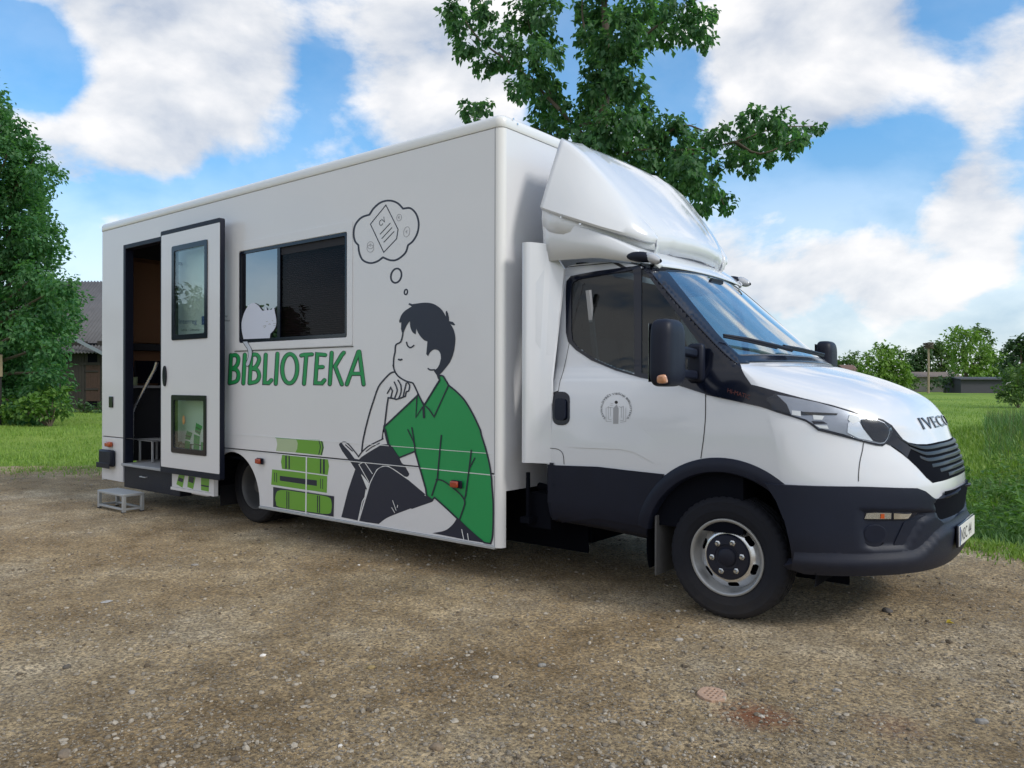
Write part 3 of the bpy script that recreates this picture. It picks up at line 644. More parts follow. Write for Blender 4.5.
# rear arch liner and mudflap
b = MB(); rows = []
for a in range(-2, 183, 8):
    x, z = AX+(AR+.004)*math.cos(R(a)), AZ+(AR+.014)*math.sin(R(a)); rows.append([(x, -W+.028, z), (x, -.45, z)])
b.grid(rows, flip=True); b.build('arch_liner', 'dark', truck, smooth=60)
b = MB(); b.box((-5.36, -.98, .13), (-5.345, -.6, .45)); b.build('mudflap', 'rubber', truck, bevel=.003)
b = MB(); b.box((-1.50, -.99, .40), (-1.42, -.42, .44)); b.tube([(-1.46, -.95, .42), (-1.46, -.95, .75)], .015, 8); b.tube([(-1.55, -.7, .62), (-1.30, -.7, .58)], .03, 8); b.split('side_bracket', 'dark', truck)

# ================================================================== cab shell
# rows run up the shell: centre front (xc, zc), corner (xe, ye, ze), fulness p, drop q, height at the cab's rear
RW = [(.955, .345, .42, .91, .345, 3.6, 2, .425), (.995, .42, .40, .965, .42, 3.6, 2, .46), (1.01, .52, .38, .995, .52, 3.7, 2, .545), (1.03, .66, .36, 1.005, .66, 3.7, 2, .67), (1.045, .80, .34, 1.01, .80, 3.7, 2, .80),
      (1.015, .92, .32, 1.012, .925, 3.7, 2, .92), (.965, 1.05, .30, 1.01, 1.06, 3.6, 2, 1.05), (.925, 1.14, .27, 1.005, 1.165, 3.4, 2, 1.15), (.865, 1.235, .24, .995, 1.265, 3.2, 2, 1.24), (.765, 1.315, .21, .98, 1.335, 3.0, 2, 1.315),
      (.56, 1.405, .15, .955, 1.405, 2.8, 2, 1.40), (.33, 1.475, .08, .93, 1.46, 2.6, 2, 1.455), (.17, 1.518, .02, .912, 1.50, 2.4, 2, 1.50), (.05, 1.625, -.10, .89, 1.60, 2.3, 2, 1.60), (-.26, 1.895, -.36, .84, 1.85, 2.3, 2, 1.85),
      (-.545, 2.14, -.60, .785, 2.09, 2.3, 2, 2.09), (-.66, 2.205, -.71, .755, 2.15, 2.3, 2, 2.14), (-.80, 2.235, -.86, .735, 2.185, 2.3, 2, 2.175), (-1.0, 2.25, -1.02, .72, 2.205, 2.3, 2, 2.195), (-1.22, 2.255, -1.23, .715, 2.21, 2.3, 2, 2.205)]
SUB = 8
RW = [tuple(r[:5])+(2.75 if r[1] < 1.1 else r[5]*.9 if r[1] < 1.5 else r[5],)+tuple(r[6:]) for r in RW]
RWs = []
for c in zip(*[smooth([(i, v) for i, v in enumerate(col)], SUB) for col in zip(*RW)]): RWs.append([p[1] for p in c])
XB = -1.25                                   # rear of the cab
NF, NS = 34, 60
def row_pts(r, sgn=-1):
    xc, zc, xe, ye, ze, p, q, zr = r; out = []
    for i in range(NF+1):
        t = 1-(1-i/NF)**2; m = 1.5 if zc < 1.25 else max(1.08, 1.5-(zc-1.25)*1.7)
        out.append(Vector((xe+(xc-xe)*(1-t**p)**(1/m), sgn*ye*t, zc-(zc-ze)*t**q)))
    for i in range(1, NS+1):
        t = i/NS; x = xe+(XB-max(0, ze-1.4)*.06-xe)*t; w = t*t*(3-2*t)
        out.append(Vector((x, sgn*(ye-(.004 if ze > 1.4 else .0)*t), ze+(zr-ze)*w)))
    return out
rowsN = [row_pts(r) for r in RWs]            # near side (y<0)
base = MB(); base.grid(rowsN)
BVH = BVHTree.FromPolygons([Vector(v) for v in base.v], base.f)
def hit(u, v):
    d = ray(u, v).normalized(); h = BVH.ray_cast(CAM, d)
    if h[0] is not None: return h[0], h[1] if h[1].dot(d) < 0 else -h[1]
    best = None
    t = BVH.find_nearest(CAM+d*4.6)
    for D in (3.6, 4., 4.4, 4.8, 5.2):
        n = BVH.find_nearest(CAM+d*D)
        if best is None or n[3] < best[3]: best = n
    nn = best[1]; nn = nn if nn.dot(d) < 0 else -nn
    return best[0], nn
def cab_pt(u, v, h): p, n = hit(u, v); return p+n*h
def cyl(u, v):
    p, n = hit(u, v); return (math.atan2(p.y, p.x+.15), p.z)
def cyl_hit(th, z):
    d = Vector((math.cos(th), math.sin(th), 0)); s = 1 if th > 0 else -1
    dd = Vector((d.x, -abs(d.y), 0)); o = Vector((-.15, 0, z))+dd*4
    h = BVH.ray_cast(o, -dd)
    if h[0] is None: h = BVH.find_nearest(Vector((-.15, 0, z))+dd*1.1)
    p, n = h[0], h[1]
    if n.dot(dd) < 0: n = -n
    if s > 0: p = Vector((p.x, -p.y, p.z)); n = Vector((n.x, -n.y, n.z))
    return p, n
def mirror_obj(o):
    me = o.data.copy()
    for v in me.vertices: v.co.y = -v.co.y
    me.flip_normals(); c = bpy.data.objects.new(o.name.split('.')[0], me); COL.objects.link(c); c.parent = o.parent
    for m in o.modifiers:
        k = c.modifiers.new(m.name, m.type)
        for a in ('width', 'segments', 'limit_method', 'angle_limit', 'thickness', 'offset'):
            if hasattr(m, a): setattr(k, a, getattr(m, a))
    return c
def patch(name, poly, off, thick, mat, parent=None, step=4., holes=(), mirror=True, extra=None, bevel=None, fn=None, smooth_=40, dense=3.):
    """solid panel that follows the cab shell inside a traced outline"""
    def dens(l):
        out = []
        for i in range(len(l)):
            a, b_ = Vector(l[i][:2]), Vector(l[(i+1) % len(l)][:2]); k = max(1, int((b_-a).length/dense))
            out += [tuple(a+(b_-a)*j/k) for j in range(k)]
        return out
    loops = [dens(l) for l in [poly]+list(holes)]
    V, F = fill(loops, [g for g in gridpts(loops[0], step) if inside(g, loops)])
    ed = {}
    H = {p: hit(*p) for p in V}
    f_ = fn or (lambda p, n, uv: off)
    b = MB(); prism(b, V, F, lambda p: H[p][0]+H[p][1]*f_(H[p][0], H[p][1], p), lambda p: H[p][0]+H[p][1]*(off-thick), flip=True)
    o = b.build(name, mat, parent or truck, smooth=smooth_, bevel=bevel)
    if mirror: mirror_obj(o)
    return o
def cpatch(name, half, off, thick, mat, parent=None, st=.045, sz=.02, fn=None, holes=(), bevel=None, smooth_=40, px=False):
    """the same, symmetrical round the nose: half outline traced on the near side, closed over the centre line"""
    if px: hp = [cyl(u, v) for u, v in half]
    else: hp = [tuple(x) for x in half]
    hp = [(min(-.0, a), z) for a, z in hp]
    loop = hp+[(-a, z) for a, z in reversed(hp)]
    out = []
    for i in range(len(loop)):
        a, b_ = loop[i], loop[(i+1) % len(loop)]; k = max(1, int(max(abs(a[0]-b_[0])/st, abs(a[1]-b_[1])/sz)))
        for j in range(k):
            q = (a[0]+(b_[0]-a[0])*j/k, a[1]+(b_[1]-a[1])*j/k)
            if not out or math.hypot(q[0]-out[-1][0], q[1]-out[-1][1]) > 1e-4: out.append(q)
    ex = []; a = min(p[0] for p in out)+st/2
    while a < max(p[0] for p in out):
        z = min(p[1] for p in out)+sz/2
        while z < max(p[1] for p in out):
            if inside((a, z), [out]): ex.append((a, z))
            z += sz
        a += st
    if math.hypot(out[0][0]-out[-1][0], out[0][1]-out[-1][1]) < 1e-4: out.pop()
    V, F = fill([out], ex); H = {p: cyl_hit(*p) for p in V}; f_ = fn or (lambda p, n: off)
    b = MB(); prism(b, V, F, lambda p: H[p][0]+H[p][1]*f_(*H[p]), lambda p: H[p][0]+H[p][1]*(off-thick))
    return b.build(name, mat, parent or truck, smooth=smooth_, bevel=bevel)

# outlines traced on the near side ------------------------------------------------
W6 = lambda pts: T(510, 230, 3.793, pts)      # crop of doors and windows
W7 = lambda pts: T(690, 300, 2.9533, pts)     # crop of nose
win_out = W6([(213, 235), (216, 195), (232, 176), (330, 158), (440, 143), (512, 134), (560, 200), (640, 300), (735, 425), (742, 520), (740, 622), (640, 590), (495, 560), (400, 533), (310, 495), (250, 455), (222, 425), (214, 390)])
glass_r = W6([(234, 220), (240, 200), (262, 188), (360, 170), (470, 152), (472, 300), (473, 548), (400, 525), (320, 488), (262, 450), (238, 420), (234, 380)])
glass_q = W6([(500, 150), (512, 150), (560, 222), (630, 312), (700, 405), (725, 440), (727, 575), (640, 565), (500, 545)])
ws_near = W6([(512, 134), (590, 137), (700, 280), (800, 400), (870, 500)])
# shell with openings
def in_poly_uv(p, loops): return inside(proj(p), loops)
shell = MB(); keep = []
side_holes = [glass_r, glass_q]
WS0, WS1, JW = 12*SUB+3, 15*SUB+1, 25      # windscreen rows, last open column
for i in range(len(RWs)-1):
    for j in range(NF+NS):
        c = (rowsN[i][j]+rowsN[i+1][j]+rowsN[i][j+1]+rowsN[i+1][j+1])/4
        if math.hypot(c.x, c.z-WR) < .505 and abs(c.y) > .5: continue
        if WS0 <= i < WS1 and j < JW: continue
        if j >= NF and c.z > 1.3:
            uv = proj(c)
            if all(inside((uv[0]+a, uv[1]+b_), [win_out]) for a, b_ in ((3, 0), (-3, 0), (0, 3), (0, -3))): continue
        keep.append((i, j))
n = NF+NS+1
vs = [v.copy() for r in rowsN for v in r]
for v in vs:                                  # round the wheel opening off
    d = math.hypot(v.x, v.z-WR)
    if .47 < d < .535 and abs(v.y) > .5: k = .52/d; v.x *= k; v.z = WR+(v.z-WR)*k
fs = [(i*n+j, i*n+j+1, (i+1)*n+j+1, (i+1)*n+j) for i, j in keep]
used = sorted({i for f in fs for i in f}); mp = {a: k for k, a in enumerate(used)}
vs2 = [vs[i] for i in used]; fs2 = [tuple(mp[i] for i in f) for f in fs]
for sgn in (1, -1):
    b0 = len(shell.v); shell.v += [(v.x, v.y*sgn, v.z) for v in vs2]; shell.f += [tuple(a+b0 for a in (f if sgn < 0 else f[::-1])) for f in fs2]; shell.m += [2 if sum(vs2[a].z for a in f)/len(f) < (.80 if vs2[f[0]].x < .36 else .70) or 12*SUB-1 <= used[f[0]]//n < 15*SUB+3 and NF-5 <= used[f[0]] % n <= NF+5 else 0 for f in fs2]
import bmesh
def weld(o, d=1e-4):
    bm = bmesh.new(); bm.from_mesh(o.data); bmesh.ops.remove_doubles(bm, verts=bm.verts, dist=d); bmesh.ops.dissolve_degenerate(bm, edges=bm.edges, dist=1e-6); bm.to_mesh(o.data); bm.free()
body = shell.build('cab_body', ['cab_white', 'dark', 'black', 'dark'], truck, smooth=50); weld(body)
sm_ = body.modifiers.new('thickness', 'SOLIDIFY'); sm_.thickness = .02; sm_.offset = -1; sm_.material_offset = 1
# roof middle and rear closure
b = MB(); k = len(rowsN)-1
rwp = [(row_pts(r)[-1].y, row_pts(r)[-1].z) for r in RWs]; rwp = [(y+.012, z) for y, z in rwp if z < 2.19]
V, F = fill([rwp+[(-y, z) for y, z in reversed(rwp)]]); prism(b, V, F, lambda p: Vector((XB+.004, p[0], p[1])), lambda p: Vector((XB-.01, p[0], p[1]))); b.build('cab_rear_wall', 'fabric', truck)

# ---- windscreen
b = MB()
def ws_row(r):
    q = row_pts(r); a = [p for p in q[:JW+2]]; return [Vector((p.x, -p.y, p.z)) for p in reversed(a)][:-1]+a
rows = [ws_row(RWs[i]) for i in range(WS0-1, WS1+2)]
b.grid(rows); wsc = b.build('windscreen', 'glass_front', truck, smooth=180)
wsc.modifiers.new('thickness', 'SOLIDIFY').thickness = .005
# black surround of the screen: band that overlaps the body all round
b = MB()
def band(i0, i1, j0, j1, off=.004):
    rows = []
    for i in range(i0, i1+1):
        q = row_pts(RWs[i]); rr = []
        for j in range(j0, j1+1): p, nn, *_ = BVH.find_nearest(q[j]); nn = nn if nn.dot(Vector((.4, -.6, .5))) > 0 else -nn; rr.append(p+nn*off)
        rows.append(rr)
    b.grid(rows); b.grid([[Vector((p.x, -p.y, p.z)) for p in r] for r in rows], flip=True)
band(12*SUB-2, 15*SUB+3, JW-2, NF-1)
band(12*SUB-1, WS0+1, 0, JW-2); band(WS1-1, WS1+2, 0, JW-2)
pl = b.build('windscreen_surround', 'gloss_black', truck, smooth=60); weld(pl, 3e-3)
ms = pl.modifiers.new('thickness', 'SOLIDIFY'); ms.thickness = .006; ms.offset = 0
# ---- side glass, its black frame and the pillar foot
fr = patch('window_frame', win_out, .006, .012, 'gloss_black', holes=[glass_r, glass_q], bevel=None)
g = patch('side_glass', [(x, y) for x, y in glass_r], .0, .005, 'glass_side', step=8)
g = patch('quarter_glass', [(x, y) for x, y in glass_q], .0, .005, 'glass_side', step=8)
foot = W6([(742, 440), (760, 430), (800, 470), (855, 490), (905, 560), (930, 590)])+T(715, 375, 14.63, [(440, 10), (535, 145), (620, 170), (780, 215), (640, 290), (820, 490), (700, 475), (500, 430), (300, 385), (0, 322), (-135, 292)])
patch('pillar_cover', [(640, 264), (660, 265.5), (669, 275), (684, 294), (704, 319), (728, 348), (741, 362)]+T(715, 375, 14.63, [(350, -170), (440, 10), (535, 145), (700, 190), (800, 470), (700, 472), (500, 428), (300, 383), (0, 320), (-130, 290)])+W6([(738, 540), (718, 425), (622, 300), (545, 200), (500, 140)]), .008, .014, 'gloss_black')
# ---- lower cladding, arch trim, bumper
S8 = lambda pts: T(510, 430, 3.4133, pts)
patch('sill_cladding', S8([(97, 118), (300, 125), (400, 137), (528, 151), (500, 200), (478, 270), (468, 330), (300, 300), (200, 310), (120, 318), (104, 300)]), .010, .02, 'black')
patch('fuel_flap', S8([(134, 62), (170, 66), (183, 85), (186, 120), (190, 300), (112, 302), (134, 120)]), .013, .004, 'black') if False else None
b = MB(); rows = []
for k_ in range(0, 41):
    a = R(50+(167-50)*k_/40); row = []; tp = min(1, .25+k_/9)
    for (r_, o_) in ((.497, -.10), (.499, .008), (.506, .018), (.535, .021), (.573, .015), (.585, .005), (.585, -.02)):
        x, z = r_*math.cos(a), WR+r_*math.sin(a)
        h = BVH.ray_cast(Vector((x, -3, z)), Vector((0, 1, 0))); y = h[0].y if h[0] is not None and h[0].y > -1.02 and x < .45 else -1.005
        if x > .3: y = max(y, -1.01)
        row.append(Vector((x, min(y, -.93)-(o_*tp if o_ > 0 else o_), z)))
    rows.append(row)
b.grid(rows, flip=False); at = b.build('wheel_arch_trim', 'black', truck, smooth=45); mirror_obj(at)
b = MB(); rows = []
for k_ in range(0, 31):
    a = R(-10+205*k_/30); rows.append([(.515*math.cos(a), -.97, WR+.515*math.sin(a)), (.515*math.cos(a), -.50, WR+.515*math.sin(a))])
b.grid(rows, flip=True); b.add([(-.56, -.5, .2), (.56, -.5, .2), (.56, -.5, .95), (-.56, -.5, .95)], [(0, 1, 2, 3)]); mirror_obj(b.build('wheel_housing', 'dark', truck, smooth=60))
# mud flap behind the front wheel
b = MB(); b.box((-.452, -.985, .19), (-.438, -.70, .56)); b.build('mudflap', 'flap', truck, bevel=.006)
# bumper: everything dark below the white nose
R5 = lambda pts: T(860, 420, 5.12, pts)
P9 = lambda pts: T(910, 480, 9.6, pts)
bump_top = S8([(880, 178)])+R5([(0, 340), (60, 342), (150, 345), (270, 348), (310, 362), (340, 385), (365, 402), (400, 402)])
def seg_dist(p, a, b_):
    ab = (b_[0]-a[0], b_[1]-a[1]); t = max(0, min(1, ((p[0]-a[0])*ab[0]+(p[1]-a[1])*ab[1])/(ab[0]**2+ab[1]**2))); return math.hypot(p[0]-a[0]-ab[0]*t, p[1]-a[1]-ab[1]*t)
REC = R5([(-6, 450), (330, 452), (390, 468), (300, 520), (222, 655), (60, 662), (0, 648), (-10, 560)])
REC2 = P9([(185, 225), (210, 165), (330, 150), (400, 120), (480, 20), (700, -20), (700, 230), (580, 250), (500, 292), (400, 345), (270, 395), (215, 350)])
def bump_fn(p, n):
    q = proj((p.x, -abs(p.y), p.z)); k = 0
    for rc_ in (REC, REC2):
        if inside(q, [rc_]): k = max(k, min(1, min(seg_dist(q, rc_[i-1], rc_[i]) for i in range(len(rc_)))/(5. if rc_ is REC else 2.)))
    return .032-.022*k
zt = cyl(*bump_top[0])
top = [cyl(u, v) for u, v in bump_top]
top = top+[(-.30, .752), (-.12, .766), (0, .768)]
lowz = .362
half = [(0, lowz)]+[(-a, lowz) for a in (.2, .4, .6, .8, 1.0, 1.15)]
ed_ = [cyl(u, v) for u, v in ((794, 560), (791, 540), (786, 520), (778, 500), (767, 483))]
half = half+[(ed_[0][0], max(lowz+.01, ed_[0][1]))]+ed_[1:]+top[1:]
cpatch('bumper', half, .032, .05, 'bumper', bevel=.006, fn=bump_fn, st=.025, sz=.012)
def sst_(a, b_, x):
    t = max(0., min(1., (x-a)/(b_-a))); return t*t*(3-2*t)
# ---- bumper relief: lower lip that carries the plate, recesses, fog lamps
def lip_fn(p, n): return .055
lipU = [q for q in [cyl(u, v) for u, v in P9([(0, 640), (60, 600), (120, 540), (190, 460), (270, 400), (400, 352), (500, 300), (580, 262)])] if q[0] < -.2]
lip_half = [(0, .375), (-.3, .375), (-.6, .375), (-.85, .372), (-1.0, .372), (-1.05, .39)]+[cyl(795, 548), cyl(830, 549)]+[cyl(u, v) for u, v in R5([(0, 655), (60, 668)])]+[q for q in lipU if q[0] < -.06]
zz = lipU[-1][1]+.012; lip_half += [(-.05, zz), (0, zz)]
LIPZ = zz
lu = sorted([q for q in lipU if q[0] < -.06]+[(-.05, zz), (.0, zz), (-1.06, lipU[0][1]-.01), (-1.3, lipU[0][1]-.02)])
def lip_off(p, n):
    th = -abs(math.atan2(p.y, p.x+.15)); zu = lu[0][1]
    for (a0, z0), (a1, z1) in zip(lu, lu[1:]):
        if a0 <= th <= a1: zu = z0+(z1-z0)*(th-a0)/max(1e-6, a1-a0)
    return .030+.030*sst_(0, .055, zu-p.z)
cpatch('bumper_lip', lip_half, .060, .07, 'bumper', bevel=.004, fn=lip_off, st=.03, sz=.012)
# pocket behind the lip and intake below the nose
cpatch('lower_grille', [(0, LIPZ+.0), (-.27, LIPZ+.0), (-.40, LIPZ-.02)]+[cyl(u, v) for u, v in P9([(215, 350), (190, 215), (215, 180), (320, 170)])]+[(-.30, .772), (0, .772)], .016, .006, 'dark')
patch('bumper_recess', R5([(160, 640), (215, 520), (330, 480), (382, 470), (300, 500), (250, 560), (225, 640), (205, 655)]), .0155, .004, 'bumper', step=5)
V0 = R5([(5, 505), (18, 470), (60, 466), (150, 466), (220, 472), (292, 466), (262, 492), (225, 506), (110, 508)])
fog = patch('fog_lamp', V0, .016, .006, 'gloss_black', step=4, mirror=True, bevel=.001)
patch('fog_lens', R5([(14, 502), (24, 474), (60, 471), (148, 472), (146, 502), (100, 503)]), .021, .004, 'steel', fog, step=3, mirror=False)
patch('fog_lens', R5([(160, 503), (160, 473), (222, 477), (250, 474), (232, 499), (222, 502)]), .021, .004, 'chrome', fog, step=3, mirror=False)
patch('indicator_lens', R5([(92, 500), (94, 476), (112, 475), (112, 500)]), .024, .002, 'amber', fog, step=3, mirror=False)
c0 = R5([(68, 588)])[0]
patch('fog_blank', ellipse(c0[0], c0[1], 12.3, 11.0, 24), .018, .005, 'bumper', step=3, bevel=.002)
patch('fog_blank_dish', ellipse(c0[0]-.5, c0[1]-1.5, 10.2, 8.6, 24), .0205, .003, 'black', step=3)
# number plate
px = 1.068
pz0, pz1 = .452, .566
b = MB(); b.box((px, -.268, pz0-.006), (px+.012, .268, pz1+.006)); hold = b.build('plate_holder', 'gloss_black', truck, bevel=.004)
b = MB(); b.box((px+.0125, -.26, pz0), (px+.016, .26, pz1)); b.build('number_plate', 'plate', hold, bevel=.002)
pd = Decal(lambda y, z, h: Vector((px+.0163+h, y, z)))
pd.fill([(-.255, pz0+.004), (-.222, pz0+.004), (-.222, pz1-.004), (-.255, pz1-.004)], 'vinyl_blue')
pd.text('NSC 44', lambda x, y: (-.205+x*.098, pz0+.022+y*.098), 'seam', 1.12)
pd.build('plate_lettering', hold)
# ---- grille, nose lip, headlights
HL = lambda pts: T(755, 380, 6.8267, pts)
hl_out = HL([(60, 60), (120, 80), (250, 115), (420, 150), (560, 190), (700, 235), (830, 268), (880, 285), (915, 320), (925, 355), (905, 410), (880, 440), (850, 445), (780, 430), (700, 410), (600, 375), (500, 350), (430, 335), (395, 305), (345, 275), (250, 245), (150, 215), (75, 190), (40, 130)])
patch('headlight_surround', HL([(-25, 35), (0, 38), (120, 72), (330, 128), (520, 172), (720, 232), (870, 272), (930, 310), (985, 380), (1023, 425), (1060, 470), (1035, 530), (990, 490), (930, 450), (895, 435), (870, 452), (830, 448), (780, 436), (600, 388), (430, 346), (395, 318), (345, 283), (250, 252), (150, 222), (75, 195), (0, 172), (-30, 120)]), .005, .012, 'gloss_black', step=5)
bowl = patch('headlight', HL([(150, 105), (250, 122), (420, 156), (560, 196), (700, 240), (830, 274), (875, 292), (905, 325), (915, 355), (898, 405), (878, 432), (850, 438), (780, 424), (700, 404), (600, 369), (500, 344), (430, 329), (398, 302), (345, 270), (248, 240), (215, 165)]), .007, .004, 'reflector', step=4)
patch('reflector', HL([(250, 210), (310, 215), (312, 250), (252, 238)]), .0105, .003, 'vinyl_white', bowl, mirror=False)
patch('reflector', HL([(392, 240), (470, 250), (455, 275), (398, 272)]), .0105, .003, 'vinyl_white', bowl, mirror=False)
patch('reflector', HL([(405, 308), (490, 312), (500, 335), (440, 328)]), .0105, .003, 'vinyl_white', bowl, mirror=False)
patch('reflector', HL([(312, 216), (330, 220), (560, 232), (555, 242), (330, 242), (314, 240)]), .0108, .003, 'seam', bowl, mirror=False)
patch('reflector', HL([(385, 282), (460, 285), (490, 300), (400, 302)]), .0108, .003, 'black', bowl, mirror=False)
patch('dark_insert', HL([(95, 108), (155, 112), (215, 170), (244, 236), (200, 222), (140, 205)]), .0125, .004, 'gloss_black', bowl, mirror=False, step=2.5)
patch('projector_ring', HL([(630, 300), (660, 270), (705, 290), (730, 330), (800, 420), (700, 398), (625, 360)]), .0105, .003, 'rim', bowl, mirror=False)
patch('reflector', HL([(640, 240), (700, 255), (715, 285), (660, 300), (630, 275)]), .0109, .003, 'vinyl_white', bowl, mirror=False)
patch('dark_insert', HL([(715, 275), (765, 268), (830, 282), (870, 300), (900, 330), (906, 355), (890, 400), (872, 425), (850, 428), (800, 415), (735, 335)]), .0140, .004, 'gloss_black', bowl, mirror=False, step=2.5)
patch('lens', HL([(140, 100), (250, 119), (420, 153), (560, 193), (700, 238), (830, 271), (878, 289), (910, 322), (920, 355), (901, 408), (880, 436), (850, 441), (780, 427), (700, 407), (600, 372), (500, 347), (430, 332), (396, 304), (345, 273), (248, 243), (130, 205), (80, 130)]), .020, .002, 'lens', bowl, mirror=False, bevel=.001)
# grille field between the lamps, with curved slats
gt = [cyl(u, v) for u, v in R5([(160, 45), (195, 85), (245, 115), (290, 124), (340, 124), (400, 112), (438, 100)])]
gb = [cyl(u, v) for u, v in R5([(160, 135), (230, 185), (290, 240), (340, 295), (372, 322), (420, 312), (470, 295)])]
gz_t = gt[-1][1]-.004; gz_b = gb[-1][1]
gtop = [q for q in gt if q[0] < -.05]+[(-.05, gz_t), (0, gz_t)]
gbot = [(0, gz_b), (-.05, gz_b)]+[q for q in gb if q[0] < -.05][::-1]
cpatch('grille', gbot+gtop, .003, .01, 'dark')
def lerp_z(tab, a):
    tab = sorted(tab)
    for (a0, z0), (a1, z1) in zip(tab, tab[1:]):
        if a0 <= a <= a1: return z0+(z1-z0)*(a-a0)/max(1e-6, a1-a0)
    return tab[0][1] if a < tab[0][0] else tab[-1][1]
tt = gtop; bt = gbot
for k_ in range(6):
    f0 = .06+k_*.155; b = MB(); rows = []
    for side in (1,):
        aa = []; a = -.60
        while a <= .6001: aa.append(a); a += .03
        for a in aa:
            zt_, zb_ = lerp_z([(q[0], q[1]) for q in tt], -abs(a)), lerp_z([(q[0], q[1]) for q in bt], -abs(a))
            amax = .60-.075*k_
            if abs(a) > amax or zt_-zb_ < .02: continue
            z = zt_+(zb_-zt_)*f0; hgt = (zt_-zb_)*.095
            ps = []
            for dz, o in ((hgt*.15, .001), (0, .012), (-hgt*.25, .014), (-hgt*.9, .012), (-hgt*1.05, .001)):
                p, nn = cyl_hit(a, z+dz); ps.append(p+nn*o*(1-.9*(abs(a)/amax)**6))
            rows.append(ps)
    if len(rows) > 2: b.grid(rows, flip=True); b.build('grille_slat', 'slat', truck, smooth=30)
# maker's lettering on the nose
BADGE = 'IVECO'
def nose_pt(y, z, h):
    d = BVH.ray_cast(Vector((3, -abs(y), z)), Vector((-1, 0, 0))); p, n_ = d[0], d[1]
    n_ = n_ if n_.x > 0 else -n_
    q = p+n_*h; return Vector((q.x, q.y if y < 0 else -q.y, q.z))
a = R5([(310, 48)])[0]; p0, _ = hit(923., 429.5); p1, _ = hit(*R5([(300, 0)])[0]) if False else (None, None)
V, F = text_mesh(BADGE, 1.06); xs = [v[0] for v in V]; wd = max(xs)-min(xs)
bz0 = p0.z-.0; hw = abs(p0.y)
b = MB(); prism(b, V, F, lambda q: nose_pt(-hw+(q[0]-min(xs))/wd*2*hw, bz0+q[1]*.092, .006), lambda q: nose_pt(-hw+(q[0]-min(xs))/wd*2*hw, bz0+q[1]*.092, -.002)); b.build('badge_lettering', 'gloss_black', truck)
# panel gaps drawn as narrow rubber seams, creases
gap = Decal(lambda u, v, h: cab_pt(u, v, h), .0012, .0003)
gap.line(smooth(W6([(168, 700), (152, 620), (152, 500), (165, 330), (180, 170), (190, 145), (330, 130), (430, 122), (480, 128), (500, 134)]), 4), .8, 'seam')
gap.line([(549.5, 440), (549.3, 463)], .8, 'seam')
gap.line(smooth(W6([(742, 600), (742, 700), (738, 758)]), 4)+[(703.5, 440), (701, 458)], .9, 'seam')
gap.line(smooth(HL([(740, 430), (733, 480), (715, 560), (707, 640), (706, 690)]), 3), .8, 'seam')
gap.line(smooth(S8([(136, 62), (165, 66), (181, 82), (185, 116)]), 3), .6, 'seam')
hood = T(690, 300, 2.9533, [(147, 187), (200, 245)])
gap.build('panel_gap', truck, True)
hm = Decal(lambda u, v, h: cab_pt(u, v, h), .0095, .0002)
def hmp(x, y): e = Vector((.955, .30)); q = Vector((727.5, 392.5))+e*(x*5.6)+Vector((.15, -1.))*(y*6.0); return (q.x, q.y)
hm.text('HI-MATIC', hmp, pmat('dull_red_vinyl', (.10, .02, .015), .5)); hm.build('pillar_lettering', truck)
# swage line on the door foot: a shallow raised fold
SWL = S8([(175, 58), (380, 66), (425, 76), (505, 120)])
def swage_fn(p, n, uv): return .0004+.0042*(1-sst_(0, 28, min(seg_dist(uv, SWL[k_], SWL[k_+1]) for k_ in range(3))))*sst_(0, 25, uv[0]-SWL[0][0])*sst_(0, 22, SWL[3][0]+5-uv[0])
patch('door_swage', SWL+S8([(530, 112), (520, 60), (440, -10), (300, -55), (175, -60)]), .0004, .004, 'cab_white', step=3, fn=swage_fn)
# door handle
dh = [(w_[0], w_[1]) for w_ in W6(rrect(163, 227, 614, 740, 26, 5))]
h_ = patch('door_handle', dh, .006, .012, 'gloss_black', step=3, bevel=.002)
patch('handle_grip', W6(rrect(176, 216, 640, 722, 14, 4)), .022, .012, 'black', h_, step=3, mirror=False, bevel=.004)
# emblem on the door
em = Decal(lambda u, v, h: cab_pt(u, v, h), .0012, .0002)
X_ = lambda pts: T(596, 388, 19.2, pts)
em.fill(ellipse(*X_([(390, 275)])[0], 1.6, 1.6, 18), 'seam', 1.)
em.fill(X_([(332, 390), (385, 330), (400, 320), (436, 390), (430, 688), (330, 688)]), 'vinyl_grey', 1.5)
for q in ([(196, 380), (196, 640), (300, 645)], [(240, 350), (240, 600), (300, 610)], [(282, 370), (282, 540)], [(575, 380), (575, 640), (470, 660)], [(530, 350), (530, 620), (470, 625)], [(490, 370), (490, 570)], [(215, 372), (325, 375)], [(270, 330), (325, 335)], [(440, 350), (480, 372), (525, 352)], [(285, 292), (325, 300)]): em.line(X_(q), .35, 'vinyl_grey')
TXT = 'SAVIVALDYBĖS VIEŠOJI BIBLIOTEKA'
V, F = text_mesh(TXT, 1.05); wmx = max(v[0] for v in V)
def arc(x, y):
    t = R(222-264*x/wmx); r = 268+(y-.35)*52; return X_([(390+r*1.06*math.cos(t), 400-r*1.08*math.sin(t))])[0]
em.mb.add([em.fn(*arc(x, y), em.h) for x, y in V], [f for f in F], em.mi('seam'))
em.build('door_emblem', truck)
